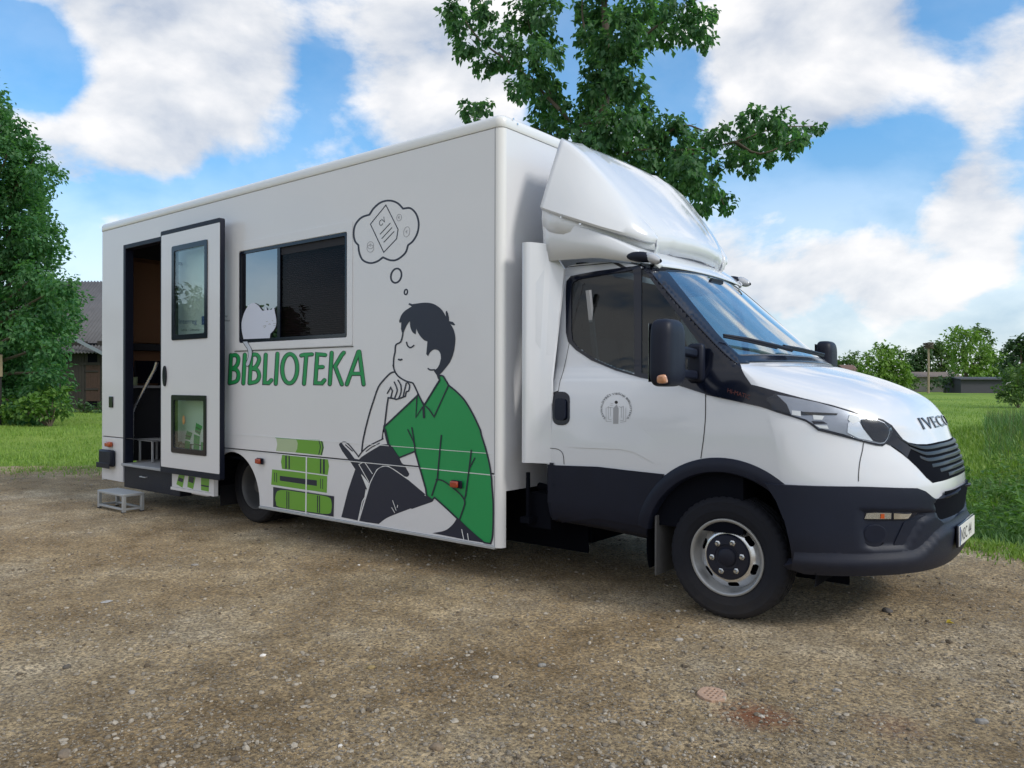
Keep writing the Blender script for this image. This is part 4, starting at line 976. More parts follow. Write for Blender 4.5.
# ---- mirrors
def mirror_unit(sy):
    b = MB(); c = on_y(665, 353, -1.40); c = Vector((c.x, -1.40*-sy if sy > 0 else -1.40, c.z))
    r0 = MB(); rows = []
    nU, nV = 20, 40
    for i in range(nU+1):
        th = math.pi*i/nU-math.pi/2; row = []
        for j in range(nV):
            ph = 2*math.pi*j/nV
            def se(w, e): return math.copysign(abs(w)**e, w)
            zz = se(math.sin(th), .35); cs = se(math.cos(th), .5)
            X = se(math.cos(ph), .65)*cs; Y = se(math.sin(ph), .5)*cs
            X = X*.085 if X > 0 else X*.045
            row.append(c+Vector((X+.018*zz*0, Y*.125*(1-.06*zz)*1, zz*.186)))
        rows.append(row+[row[0]])
    r0.grid(rows); m = r0.build('mirror', 'black', truck, smooth=50)
    g = MB(); g.box((c.x-.048, c.y-.10, c.z-.16), (c.x-.046, c.y+.10, c.z+.16)); g.build('mirror_glass', 'chrome', m)
    s_ = -1 if sy < 0 else 1
    g = MB(); 
    for z0, z1, dx in ((.03, .03, -.01), (-.105, -.10, -.01)):
        pa = c+Vector((dx, -s_*.06, z0)); pb = Vector((c.x-.02, s_*.99, c.z+z1-.02)); g.beam(pa, pb, .05, .055)
    g.split('mirror_arm', 'black', m, bevel=.015)
    base_ = MB(); base_.box((c.x-.07, s_*.965-.03, c.z-.16), (c.x+.03, s_*.965+.03, c.z+.07)); base_.build('mirror_foot', 'black', m, bevel=.02)
    g = MB(); g.box((c.x+.012, c.y+s_*.06, c.z-.168), (c.x+.066, c.y+s_*.128, c.z-.118)); g.build('indicator_lens', pmat('clear_indicator', (.50, .24, .13), .2, coat=1.) if s_ < 0 else 'amber', m, bevel=.014)
mirror_unit(-1); mirror_unit(1)
# ---- roof cap, lamps, deflector, side fairings
def loft(rows_half, name, mat, smooth_=45, solid=None):
    b = MB(); rows = [[Vector((p[0], p[1], p[2])) for p in r] for r in rows_half]
    full = [r+[Vector((p.x, -p.y, p.z)) for p in reversed(r)][(1 if abs(r[-1].y) < 1e-6 else 0):] for r in rows]
    b.grid(full); o = b.build(name, mat, truck, smooth=smooth_); weld(o, 5e-4)
    if solid: k = o.modifiers.new('thickness', 'SOLIDIFY'); k.thickness = solid; k.offset = -1
    return o
# roof extension between screen and box: visor lip at the front
RX = [(-.585, 2.158, .66, 2.145), (-.595, 2.178, .69, 2.165), (-.655, 2.235, .72, 2.215), (-.76, 2.305, .775, 2.28), (-.90, 2.40, .84, 2.36), (-1.12, 2.46, .905, 2.46), (-1.335, 2.52, .95, 2.56)]
rows = []
SK = {0: .0, 1: .0, 2: .0, 3: 2.185, 4: 2.20, 5: 2.215, 6: 2.20, 7: 2.19}
for (x, zc, yw, ze) in [tuple(p[1:]) for p in smooth([(i,)+r for i, r in enumerate(RX)], 4)]:
    r = []
    zb = 2.17+max(0, min(1, (-.72-x)/.25))*.045
    zb = min(zb, ze-.002)
    r.append((x, -yw*.985, zb)); r.append((x, -yw*.998, zb+(ze-zb)*.5)); r.append((x, -yw, ze-.012)); r.append((x, -yw+.012, ze))
    for k_ in range(1, 9): t = 1-k_/8; r.append((x+.035*(1-t*t)*(1 if x > -.8 else max(0, (x+1.5)/.7)), -(yw-.012)*t, zc-(zc-ze)*t*t))
    rows.append(r)
rc = loft(rows, 'roof_extension', 'cab_white', 50, .012)
# deflector wing: ridge lines converge towards the screen
def dp(u, v, y): return on_y(u, v, y)
KR = [(561, 139.5, -.80), (577, 152, -.785), (592, 167, -.76), (612, 188, -.71), (632, 209, -.65), (648, 226, -.58), (656, 236.5, -.535)]
LR = [(541, 206.5, -.965), (553, 211, -.955), (575, 218, -.925), (600, 226, -.86), (625, 233, -.77), (645, 238.8, -.66), (656, 240.5, -.56)]
rows = []; KP = smooth([tuple(on_y(*k)) for k in KR], 4); LP = smooth([tuple(on_y(*k)) for k in LR], 4)
N1 = len(KP)
for i, (kp, lp) in enumerate(zip(KP, LP)):
    t = i/(N1-1); r = []
    kp, lp = Vector(kp), Vector(lp)
    r.append(lp+Vector((.0, .035, -.012))); r.append(lp+Vector((0, .006, -.008))); r.append(lp)
    for a in (.25, .5, .75, .92): q = lp+(kp-lp)*a; q += Vector((.01, -.015, 0))*(4*a*(1-a)); r.append(q)
    r.append(kp+Vector((0, -.004, -.006))); r.append(kp+Vector((0, .006, .003)))
    cz = .012+.01*t; cx_ = .02+.05*t
    for k_ in range(1, 11):
        s_ = 1-k_/10; y = kp.y*s_; rr = 0
        if .62 < abs(s_) < .74: rr = .012
        r.append(Vector((kp.x+cx_*(1-s_*s_), y, kp.z+cz*(1-s_*s_)+rr)))
    rows.append(r)
q = [p.copy() for p in rows[-1]]; rows.append([Vector((p.x+.004, p.y*.995, p.z-.035)) for p in q]); rows.append([Vector((p.x-.03, p.y*.98, p.z-.12)) for p in q])
dfo = loft(rows, 'wind_deflector', 'cab_white', 48, .01)
b = MB()
p0, p1 = on_y(541, 211, -.955), on_y(640, 241, -.86)
for u, v in ((561, 217), (580, 224)): p = on_y(u, v, -.962); b.box((p.x-.006, p.y-.004, p.z-.006), (p.x+.006, p.y+.004, p.z+.006))
b.split('deflector_screw', 'steel', truck)
# filler wall under the deflector
b = MB(); rows = []
for k_ in range(9):
    t = k_/8; a = on_y(543+(655-543)*t, 209+(240-209)*t, -.94+.38*t**1.6); x = a.x; rows.append([(x, a.y, a.z+.03), (x, a.y-.010, a.z-.06+.04*t), (x, a.y+.0-.1*t*0, a.z-.15+.08*t)])
b.grid(rows, flip=True); o = b.build('deflector_skirt', 'cab_white', truck, smooth=60); o.modifiers.new('thickness', 'SOLIDIFY').thickness = .006; mirror_obj(o)
# roof marker lamps
for sy in (-1, 1):
    b = MB(); rows = []
    c = Vector((-.645, sy*.745, 2.180)); 
    for k_ in range(9):
        t = k_/8; s_ = math.sin(math.pi*min(1, .12+t*.85))**.7; x = c.x-.15+.26*t; z = c.z+.025-.05*t*t+.01
        rows.append([(x, c.y+.05*math.cos(a_)*s_, z+.036*math.sin(a_)*s_) for a_ in [R(g_) for g_ in range(0, 361, 30)]])
    b.grid(rows); o = b.build('marker_lamp', 'black', truck, smooth=60)
    b = MB(); rows = []
    for k_ in range(6):
        t = k_/5; s_ = math.sin(math.pi*(.25+.7*t))**.6; x = c.x+.015+.09*t; z = c.z+.020-.034*t; rows.append([(x, c.y+.045*math.cos(a_)*s_, z+.0375*math.sin(a_)*s_) for a_ in [R(g_) for g_ in range(0, 361, 30)]])
    b.grid(rows); b.build('marker_lens', pmat('clear_lens', (.45, .47, .52), .1, coat=1.) if 'cl' not in M else M['cl'], o, smooth=60)
# side fairing between box and cab
for sy in (-1, 1):
    b = MB(); top_ = 2.33; out = []
    prof = [(-1.425, .96), (-1.43, 1.055), (-1.42, 1.072), (-1.40, 1.076), (-1.38, 1.07), (-1.36, 1.05), (-1.29, 1.03), (-1.215, 1.012), (-1.215, .992), (-1.29, 1.01), (-1.37, 1.02), (-1.39, .96)]
    zz = [.83, 2.2, 2.26]
    k = len(prof)
    def ztop(x): return 2.335 if x < -1.28 else 2.335-(x+1.29)/.075*.17
    vs = [(x, sy*y, .83) for x, y in prof]+[(x, sy*y, 1.4) for x, y in prof]+[(x-(.02 if x > -1.3 else 0), sy*(y if x < -1.3 else y-.10 if x < -1.25 else y-.175), ztop(x)) for x, y in prof]
    fs = [(l*k+i, l*k+(i+1) % k, l*k+k+(i+1) % k, l*k+k+i) for i in range(k) for l in (0, 1)]+[tuple(range(k-1, -1, -1)), tuple(range(2*k, 3*k))]
    b.add(vs, fs if sy < 0 else [f[::-1] for f in fs]); b.build('side_fairing', 'cab_white', truck, smooth=35)
# ---- wipers, washer, far-side detail
def ws_surf(x, y, dz=.02):
    h = BVH.ray_cast(Vector((x, -abs(y), 4)), Vector((0, 0, -1))); return Vector((x, y, h[0].z+dz))
b = MB()
for q in ([(722, 338), (745, 342), (775, 349), (790, 353)], [(782, 349), (800, 352), (822, 357)]):
    pts = []
    for u, v in q:
        p, n_ = hit(u, v) if u < 790 else (None, None)
        if p is None or True:
            d = ray(u, v); best = None
            for k_ in range(200):
                D = 3.5+k_*.012; P = CAM+d*D; s = ws_surf(P.x, P.y, 0) if -1 < P.x < .6 and abs(P.y) < .9 else None
                if s is not None and P.z < s.z+.03: best = P; break
            p = best if best is not None else (pts[-1]+Vector((.1, .1, 0)) if pts else Vector((0, 0, 1.6)))
        pts.append(p+Vector((.012, -.004, .018)))
    b.tube(pts, [.008, .012, .013, .014][:len(pts)] if len(pts) == 4 else .011, 6)
    b.tube([pts[0]+Vector((.0, 0, -.012)), pts[1]+Vector((0, 0, -.014)), pts[2]+Vector((0, 0, -.014))], .007, 6)
b.split('wiper', 'black', truck, smooth=60)
# interior: dash, seats, wheel
b = MB(); b.box((-.42, -.88, 1.0), (.10, .88, 1.42)); b.box((-.30, -.86, 1.42), (.05, .86, 1.46)); b.build('dashboard', 'fabric', truck, bevel=.05, seg=3)
for y0, y1 in ((-.82, -.36), (-.34, .10), (.32, .80)):
    b = MB(); b.box((-1.05, y0, .95), (-.50, y1, 1.12)); s_ = b.build('seat', 'fabric', truck, bevel=.05, seg=3)
    mt = Matrix.Translation((-1.05, 0, 1.08)) @ Matrix.Rotation(R(-10), 4, 'Y')
    b = MB(); b.box((-.05, y0+.01, 0), (.08, y1-.01, .62), 0, mt); b.box((-.03, (y0+y1)/2-.13, .66), (.06, (y0+y1)/2+.13, .86), 0, mt); b.build('backrest', 'fabric', s_, bevel=.05, seg=3)
b = MB(); b.tube([(-1.02, -.86, 2.0), (-1.0, -.80, 1.55), (-.92, -.62, 1.15)], .02, 4); b.split('seat_belt', 'vinyl_grey', truck)
b = MB(); b.tube([Vector((-.52+.1*math.cos(R(a)), .56+.19*math.sin(R(a)), 1.42+.16*math.cos(R(a)))) for a in range(0, 361, 15)], .014, 8); b.tube([(-.5, .56, 1.4), (-.3, .56, 1.3)], .03, 8); b.build('steering_wheel', 'black', truck, smooth=60)
b = MB(); b.box((-1.2, -.95, .5), (.1, .95, .95)); b.build('cab_floor', 'dark', truck)
b = MB(); V, F = fill([[(-.74, 2.10), (-.70, 2.12), (-.71, 2.05), (-.74, 2.04)]]); prism(b, V, F, lambda p: Vector((p[0]+.22, -.10, p[1])), lambda p: Vector((p[0]+.22, .10, p[1])), flip=False); b.build('interior_mirror', 'black', truck)
# ================================================================== ground
def leafmat(name, dark, light, trans=.3, rough=.55):
    m = bpy.data.materials.new(name); nt, out = nodes_of(m)
    ge = N(nt, 'ShaderNodeNewGeometry'); mx = N(nt, 'ShaderNodeMix', _data_type='RGBA'); mx.inputs[6].default_value = c4(dark); mx.inputs[7].default_value = c4(light)
    L(nt, ge, 'Random Per Island', mx, 0)
    b = N(nt, 'ShaderNodeBsdfPrincipled', Roughness=rough); b.inputs['Specular IOR Level'].default_value = .35; L(nt, mx, 2, b, 'Base Color')
    t = N(nt, 'ShaderNodeBsdfTranslucent'); g = N(nt, 'ShaderNodeMix', _data_type='RGBA', _blend_type='MULTIPLY'); g.inputs[0].default_value = 1; g.inputs[7].default_value = (1.5, 1.7, .7, 1); L(nt, mx, 2, g, 6); L(nt, g, 2, t, 0)
    s = N(nt, 'ShaderNodeMixShader'); s.inputs[0].default_value = trans; L(nt, b, 0, s, 1); L(nt, t, 0, s, 2); L(nt, s, 0, out, 0)
    return m
M['grass'] = leafmat('grass_blade', (.12, .22, .035), (.25, .36, .075), .25)
M['tall_grass'] = leafmat('tall_grass_blade', (.06, .15, .045), (.155, .27, .085), .25)
M['seed_head'] = leafmat('grass_seed_head', (.12, .14, .07), (.22, .22, .12), .25)
M['leaf_near'] = leafmat('broadleaf', (.042, .125, .066), (.125, .24, .115), .48)
M['leaf_left'] = leafmat('maple_leaf', (.040, .135, .062), (.12, .25, .105), .46)
M['leaf_bush'] = leafmat('bush_leaf', (.05, .13, .025), (.13, .24, .045), .3)
M['leaf_lime'] = leafmat('lime_green_leaf', (.09, .19, .03), (.20, .32, .07), .3)  # lighter, yellower green than the other leaf tones
M['leaf_mid'] = leafmat('mid_green_leaf', (.05, .11, .03), (.13, .21, .065), .3)
M['leaf_dark'] = leafmat('dark_leaf', (.03, .075, .03), (.08, .15, .06), .25)
M['bark'] = pmat('bark', (.10, .08, .06), .9, var=.4, vscale=8, bump=.6, bscale=30)
M['old_wood'] = pmat('weathered_boards', (.030, .027, .026), .85, var=.45, vscale=3, bump=.3, bscale=60)
M['door_wood'] = pmat('red_brown_boards', (.055, .032, .026), .85, var=.4, vscale=4)

# lawn and field to the horizon
def lawn_mat():
    m = bpy.data.materials.new('meadow'); nt, out = nodes_of(m); b = N(nt, 'ShaderNodeBsdfPrincipled', Roughness=.9); b.inputs['Specular IOR Level'].default_value = .15
    ge = N(nt, 'ShaderNodeNewGeometry'); n1 = N(nt, 'ShaderNodeTexNoise', Scale=.06, Detail=5., Roughness=.6); L(nt, ge, 'Position', n1, 'Vector')
    mp = N(nt, 'ShaderNodeMapping'); mp.inputs['Scale'].default_value = (1., 1., 1.); L(nt, ge, 'Position', mp, 0)
    n2 = N(nt, 'ShaderNodeTexNoise', Scale=3.5, Detail=8., Roughness=.75); L(nt, mp, 0, n2, 'Vector')
    r = N(nt, 'ShaderNodeValToRGB'); e = r.color_ramp.elements; e[0].position = .38; e[0].color = (.15, .27, .045, 1); e[1].position = .62; e[1].color = (.28, .40, .08, 1); L(nt, n1, 'Fac', r, 0)
    mx = N(nt, 'ShaderNodeMix', _data_type='RGBA', _blend_type='MULTIPLY'); mx.inputs[0].default_value = .8; L(nt, r, 0, mx, 6)
    r2 = N(nt, 'ShaderNodeValToRGB'); e = r2.color_ramp.elements; e[0].position = .25; e[0].color = (.35, .38, .3, 1); e[1].position = .75; e[1].color = (1.25, 1.2, 1.1, 1); L(nt, n2, 'Fac', r2, 0); L(nt, r2, 0, mx, 7)
    L(nt, mx, 2, b, 'Base Color'); bp = N(nt, 'ShaderNodeBump', Strength=.8, Distance=.1); L(nt, n2, 'Fac', bp, 'Height'); L(nt, bp, 0, b, 'Normal'); L(nt, b, 0, out, 0)
    return m
def sst(a, b_, x):
    t = max(0., min(1., (x-a)/(b_-a))); return t*t*(3-2*t)
BANK = on_z(1085, 384+FPX*CZ/13.)            # middle of the raised verge
def lawn_z(x, y):
    d = Vector((x, y, 0))-Vector((CX, CY, 0)); D = d.dot(FW)
    a = Vector((x-BANK.x, y-BANK.y)); z = -.012
    ax = Vector((FW.x, FW.y)).normalized(); s_, t_ = a.dot(ax), a.dot(Vector((ax.y, -ax.x)))
    z += .62*math.exp(-(s_/5.5)**2-(t_/2.3)**2)
    z += .06*noise.noise(Vector((x*.35, y*.35, 3)))*sst(.6, 3, yard_d(x, y))
    return z
YARD = [(-13.6, -1.2), (-12.7, -.54), (-11.5, .45), (-9.6, 2.0), (-6.0, 3.4), (-2., 3.3), (.3, 2.84), (.67, 2.68), (1.125, 2.52), (3., 1.9), (9., .2), (14, -8), (9, -19), (-8, -21), (-21, -13), (-18, -5)]
def seg_d(p, a, b_):
    ab = (b_[0]-a[0], b_[1]-a[1]); t = max(0, min(1, ((p[0]-a[0])*ab[0]+(p[1]-a[1])*ab[1])/(ab[0]**2+ab[1]**2))); return math.hypot(p[0]-a[0]-ab[0]*t, p[1]-a[1]-ab[1]*t)
def yard_d(x, y):                            # distance outside the gravel yard, negative inside
    d = min(seg_d((x, y), YARD[i-1], YARD[i]) for i in range(len(YARD))); return -d if inside((x, y), [YARD]) else d
def axis(a, b_, f0, f1, fine, coarse, far=None):
    out = []; x = a
    while x < b_:
        out.append(x); x += fine if f0 <= x < f1 else coarse
    out.append(b_); return out
b = MB()
gx = [-3000, -1200, -500, -220, -120, -80, -60]+axis(-50, 22, -16, 14, 1.0, 2.)+[30, 45, 70, 120, 220, 500, 1200, 3000]
gy = [-3000, -1000, -300, -100, -50]+axis(-26, 45, -4, 30, 1.0, 2.)+[60, 85, 120, 200, 300, 500, 1200, 3000]
b.grid([[(x, y, lawn_z(x, y)-(.05 if yard_d(x, y) < -1.2 else 0)) for x in gx] for y in gy])
setp(b.build('ground', lawn_mat(), smooth=180), kind='structure')

def gravel_mat():
    m = bpy.data.materials.new('gravel_dirt'); nt, out = nodes_of(m); b = N(nt, 'ShaderNodeBsdfPrincipled', Roughness=.92); b.inputs['Specular IOR Level'].default_value = .2
    ge = N(nt, 'ShaderNodeNewGeometry')
    def noi(sc, det=6., ro=.6): n = N(nt, 'ShaderNodeTexNoise', Scale=sc, Detail=det, Roughness=ro); L(nt, ge, 'Position', n, 'Vector'); return n
    def ramp(src, stops, out_=0):
        r = N(nt, 'ShaderNodeValToRGB'); e = r.color_ramp.elements
        while len(e) < len(stops): e.new(.5)
        for k, (p, c) in zip(e, stops): k.position = p; k.color = c4(c)
        L(nt, src, out_, r, 0); return r
    def mix(a, ao, b_, bo, f, mode='MIX', fo=0):
        x = N(nt, 'ShaderNodeMix', _data_type='RGBA', _blend_type=mode)
        if isinstance(f, float): x.inputs[0].default_value = f
        else: L(nt, f, fo, x, 0)
        L(nt, a, ao, x, 6); L(nt, b_, bo, x, 7); return x
    big = noi(.55, 5., .62); base = ramp(big, [(.36, (.285, .205, .115)), (.5, (.39, .30, .185)), (.62, (.48, .40, .285))], 'Fac')
    pat = noi(1.7, 6., .65); rp = ramp(pat, [(.35, (.78, .76, .73)), (.5, (1, 1, 1)), (.64, (1.28, 1.31, 1.36))], 'Fac'); base = mix(base, 0, rp, 0, 1., 'MULTIPLY'); mid = noi(5., 8., .7); r2 = ramp(mid, [(.28, (.62, .60, .56)), (.5, (.95, .95, .95)), (.72, (1.25, 1.24, 1.22))], 'Fac'); c = mix(base, 2, r2, 0, 1., 'MULTIPLY')
    fine = noi(46., 7., .78); r3 = ramp(fine, [(.36, (.30, .28, .26)), (.5, (1, 1, 1)), (.64, (1.8, 1.76, 1.66))], 'Fac'); c = mix(c, 2, r3, 0, .95, 'MULTIPLY')
    # small pebbles bedded in the dirt
    vo = N(nt, 'ShaderNodeTexVoronoi', Scale=62., Randomness=1.); L(nt, ge, 'Position', vo, 'Vector')
    pebc = ramp(vo, [(.0, (.12, .10, .08)), (.35, (.28, .22, .15)), (.62, (.36, .33, .29)), (.85, (.32, .23, .14)), (1., (.50, .46, .40))], 'Color')
    edge = N(nt, 'ShaderNodeMapRange'); edge.inputs[1].default_value = .52; edge.inputs[2].default_value = .3; L(nt, vo, 'Distance', edge, 0)
    sel = N(nt, 'ShaderNodeSeparateColor'); L(nt, vo, 'Color', sel, 0)
    pm = N(nt, 'ShaderNodeTexNoise', Scale=1.3, Detail=4.); L(nt, ge, 'Position', pm, 'Vector')
    th = N(nt, 'ShaderNodeMath', _operation='ADD'); th.inputs[1].default_value = .12; L(nt, pm, 'Fac', th, 0)
    gt = N(nt, 'ShaderNodeMath', _operation='LESS_THAN'); L(nt, sel, 1, gt, 0); L(nt, th, 0, gt, 1)
    pk = N(nt, 'ShaderNodeMath', _operation='MULTIPLY'); L(nt, edge, 0, pk, 0); L(nt, gt, 0, pk, 1)
    c = mix(c, 2, pebc, 0, pk)
    # brick dust
    for (u, v, rad, k) in ((752, 716, .17, .85), (895, 728, .16, .35), (738, 683, .10, .25), (785, 722, .10, .6)):
        P = on_z(u, v); ds = N(nt, 'ShaderNodeVectorMath', _operation='DISTANCE'); ds.inputs[1].default_value = P; L(nt, ge, 'Position', ds, 0)
        ad = N(nt, 'ShaderNodeMath', _operation='MULTIPLY_ADD'); ad.inputs[1].default_value = .28; L(nt, fine, 'Fac', ad, 0); L(nt, ds, 'Value', ad, 2)
        mr = N(nt, 'ShaderNodeMapRange'); mr.inputs[1].default_value = rad+.15; mr.inputs[2].default_value = rad-.02; mr.inputs[4].default_value = k; L(nt, ad, 0, mr, 0)
        rd = N(nt, 'ShaderNodeRGB'); rd.outputs[0].default_value = (.24, .078, .035, 1); c = mix(c, 2, rd, 0, mr)
    L(nt, c, 2, b, 'Base Color')
    b1 = N(nt, 'ShaderNodeBump', Strength=1., Distance=.022); L(nt, fine, 'Fac', b1, 'Height')
    b2 = N(nt, 'ShaderNodeBump', Strength=.7, Distance=.008); L(nt, pk, 0, b2, 'Height'); L(nt, b1, 0, b2, 'Normal'); L(nt, b2, 0, b, 'Normal'); L(nt, b, 0, out, 0)
    return m
def yard_z(x, y):
    z = .004+.020*noise.noise(Vector((x*.55, y*.55, 0)))+.008*noise.noise(Vector((x*2.3, y*2.3, 5)))+.0045*noise.noise(Vector((x*9, y*9, 9)))+.003*noise.noise(Vector((x*22, y*22, 2)))
    flat = sst(.9, .3, min(math.hypot(x, y+.9), math.hypot(x+4.88, y+.8))); z = z*(1-flat)+.002*flat
    d = yard_d(x, y)+.22*noise.noise(Vector((x*1.7, y*1.7, 1)))+.1*noise.noise(Vector((x*6, y*6, 4)))
    return z-.10*sst(-.12, .5, d)
b = MB()
xs = axis(-21.5, 14.5, -9.5, 3.6, .045, .3); ys = axis(-21.5, 4.2, -4.3, 3.2, .045, .3)
b.grid([[(x, y, yard_z(x, y)) for x in xs] for y in ys])
setp(b.build('gravel_yard', gravel_mat(), smooth=180), kind='structure')

# ---- loose stones
M['stones'] = bpy.data.materials.new('loose_stone'); nt, out = nodes_of(M['stones'])
ge = N(nt, 'ShaderNodeNewGeometry'); r = N(nt, 'ShaderNodeValToRGB'); e = r.color_ramp.elements
for p, c in ((.0, (.10, .078, .055)), (.35, (.24, .18, .11)), (.65, (.28, .235, .17)), (.96, (.33, .27, .19)), (1., (.38, .34, .28))):
    k = e[0] if p == 0 else (e[1] if p == 1. else e.new(p)); k.position = p; k.color = c4(c)
bs = N(nt, 'ShaderNodeBsdfPrincipled', Roughness=.85); bs.inputs['Specular IOR Level'].default_value = .25; L(nt, ge, 'Random Per Island', r, 0)
nz = N(nt, 'ShaderNodeTexNoise', Scale=90., Detail=5.); L(nt, ge, 'Position', nz, 'Vector'); mq = N(nt, 'ShaderNodeMix', _data_type='RGBA', _blend_type='MULTIPLY'); mq.inputs[0].default_value = .6; L(nt, r, 0, mq, 6); L(nt, nz, 'Fac', mq, 7)
mg = N(nt, 'ShaderNodeMix', _data_type='RGBA', _blend_type='MULTIPLY'); mg.inputs[0].default_value = 1; mg.inputs[7].default_value = (1.45, 1.45, 1.45, 1); L(nt, mq, 2, mg, 6); L(nt, mg, 2, bs, 'Base Color'); L(nt, bs, 0, out, 0)
_t = (1+5**.5)/2
ICO_V = [Vector(v).normalized() for v in ((-1, _t, 0), (1, _t, 0), (-1, -_t, 0), (1, -_t, 0), (0, -1, _t), (0, 1, _t), (0, -1, -_t), (0, 1, -_t), (_t, 0, -1), (_t, 0, 1), (-_t, 0, -1), (-_t, 0, 1))]
ICO_F = [(0, 11, 5), (0, 5, 1), (0, 1, 7), (0, 7, 10), (0, 10, 11), (1, 5, 9), (5, 11, 4), (11, 10, 2), (10, 7, 6), (7, 1, 8), (3, 9, 4), (3, 4, 2), (3, 2, 6), (3, 6, 8), (3, 8, 9), (4, 9, 5), (2, 4, 11), (6, 2, 10), (8, 6, 7), (9, 8, 1)]
def pebble(mb, x, y, s, rg, sink=.35, z=None):
    a = rg.uniform(0, 6.28); sx, sy, sz = s*rg.uniform(.8, 1.35), s*rg.uniform(.65, 1.), s*rg.uniform(.45, .8); ca, sa = math.cos(a), math.sin(a); z = yard_z(x, y) if z is None else z; vs = []
    for v in ICO_V:
        k = rg.uniform(.78, 1.15); X, Y, Z = v.x*sx*k, v.y*sy*k, v.z*sz*k; vs.append((x+X*ca-Y*sa, y+X*sa+Y*ca, z+Z+sz*(1-2*sink)))
    mb.add(vs, ICO_F)
rs = random.Random(11); b = MB(); cnt = 0
while cnt < 21000:
    u = rs.uniform(-80, 1110); D = 2.6*(1/(1-rs.random()*.83)) if rs.random() < .8 else rs.uniform(2.6, 14)
    P = CAM+Vector((FW.x, FW.y, 0))*D+RT*((u-512)/FPX*D); x, y = P.x, P.y
    if yard_d(x, y) > .1: continue
    if noise.noise(Vector((x*.9, y*.9, 7)))+rs.uniform(-.45, .6) < 0: continue
    s_ = min(.017, .0026*(1/(1-rs.random()*.965))**.58); 
    pebble(b, x, y, s_*(1 if D < 6 else 1.15), rs); cnt += 1
for u, v in [(u, v) for u, v in ((386, 556), (396, 560), (372, 552), (402, 552), (410, 566), (380, 566), (368, 563), (424, 569), (394, 548), (360, 566), (388, 571), (405, 575), (415, 557), (432, 566), (352, 560), (376, 572))]:
    P = on_z(u, v); pebble(b, P.x+rs.uniform(-.03, .03), P.y+rs.uniform(-.03, .03), rs.uniform(.012, .02), rs, .3)
setp(b.build('loose_stones', 'stones'), kind='stuff')

def stone(u, v, s, col, label, flat=1.):
    P = on_z(u, v); rg = random.Random(int(u*7+v)); import_b = bmesh.new(); bmesh.ops.create_icosphere(import_b, subdivisions=3, radius=1)
    off = Vector((rg.uniform(0, 50), rg.uniform(0, 50), 0)); a = rg.uniform(0, 3.1)
    for vt in import_b.verts:
        c = vt.co; k = 1+.28*noise.noise(c*1.1+off)+.10*noise.noise(c*3.1+off); c = Vector((round(c.x*2.4)/2.4*.35+c.x*.65, round(c.y*2.4)/2.4*.35+c.y*.65, c.z)); vt.co = Vector((c.x*1.25*k, c.y*.9*k, c.z*.62*flat*k))*s
    me = bpy.data.meshes.new('stone'); import_b.to_mesh(me); import_b.free(); me.materials.append(pmat('stone_surface', col, .88, var=.3, vscale=40, bump=.5, bscale=90)); me.polygons.foreach_set('use_smooth', [True]*len(me.polygons))
    o = bpy.data.objects.new('stone', me); COL.objects.link(o); o.location = (P.x, P.y, yard_z(P.x, P.y)+s*.25*flat); o.rotation_euler.z = a
    setp(o, label, 'stone', 'larger stones on the gravel')
stone(371, 671, 0.0172, (0.272, 0.208, 0.096), 'ochre yellow stone lying on open gravel in front of the book pile mural')
stone(437, 750, 0.0224, (0.208, 0.160, 0.112), 'brown angular stone at the bottom edge of the photo')
stone(132, 694, 0.0145, (0.336, 0.312, 0.280), 'pale grey stone on the dark gravel at lower left')
stone(107, 602, 0.0297, (0.368, 0.360, 0.352), 'thin flat whitish stone on gravel below the grey step', .25)
stone(195, 565, 0.0224, (0.272, 0.256, 0.240), 'grey stone with a flat top on gravel in front of the rear wheel', .6)
stone(495, 680, 0.0132, (0.440, 0.416, 0.376), 'small white stone on gravel at the middle of the foreground')
stone(679, 641, 0.0172, (0.368, 0.344, 0.312), 'whitish stone on open gravel in front of the front wheel')
stone(678, 612, 0.0132, (0.416, 0.376, 0.320), 'cream stone beside the foot of the front tyre')
stone(837, 692, 0.0145, (0.304, 0.288, 0.264), 'light grey stone on gravel right of the red brick dust')
stone(982, 724, 0.0211, (0.240, 0.232, 0.224), 'mid grey stone in the lower right corner of the gravel')
stone(887, 614, 0.0264, (0.112, 0.104, 0.100), 'dark grey stone in the shade below the front bumper')
stone(67, 668, 0.0172, (0.104, 0.092, 0.080), 'dark brown stone at the left of the foreground gravel')
stone(542, 668, 0.0172, (0.240, 0.232, 0.216), 'grey stone beside two darker pebbles on gravel at centre')
stone(64, 760, 0.0224, (0.192, 0.152, 0.112), 'tan stone in the lower left corner of the photo')
# perforated brick fragment, yellow leaf
P = on_z(712, 696.5); b = MB(); rg = random.Random(5)
out_ = [(x*(1+.06*math.sin(5*i)), y*(1+.05*math.cos(3*i))) for i, (x, y) in enumerate(ellipse(0, 0, .062, .078, 26))]
hol = [ellipse(-.033+i*.022+(.011 if j % 2 else 0), -.048+j*.024, .0068, .0078, 9) for i in range(4) for j in range(5) if math.hypot((-.033+i*.022+(.011 if j % 2 else 0))/.062, (-.048+j*.024)/.078) < .80]
V, F = fill([out_]+hol); prism(b, V, F, lambda q: Vector((q[0], q[1], .010)), lambda q: Vector((q[0], q[1], -.01)))
o = b.build('brick_fragment', pmat('pale_fired_clay', (.40, .27, .195), .9, var=.25, vscale=25, bump=.4, bscale=80), None, bevel=.003); o.location = (P.x, P.y, yard_z(P.x, P.y)); o.rotation_euler.z = .5
setp(o, 'pale pink perforated brick fragment lying flat beside the red dust', 'brick piece')
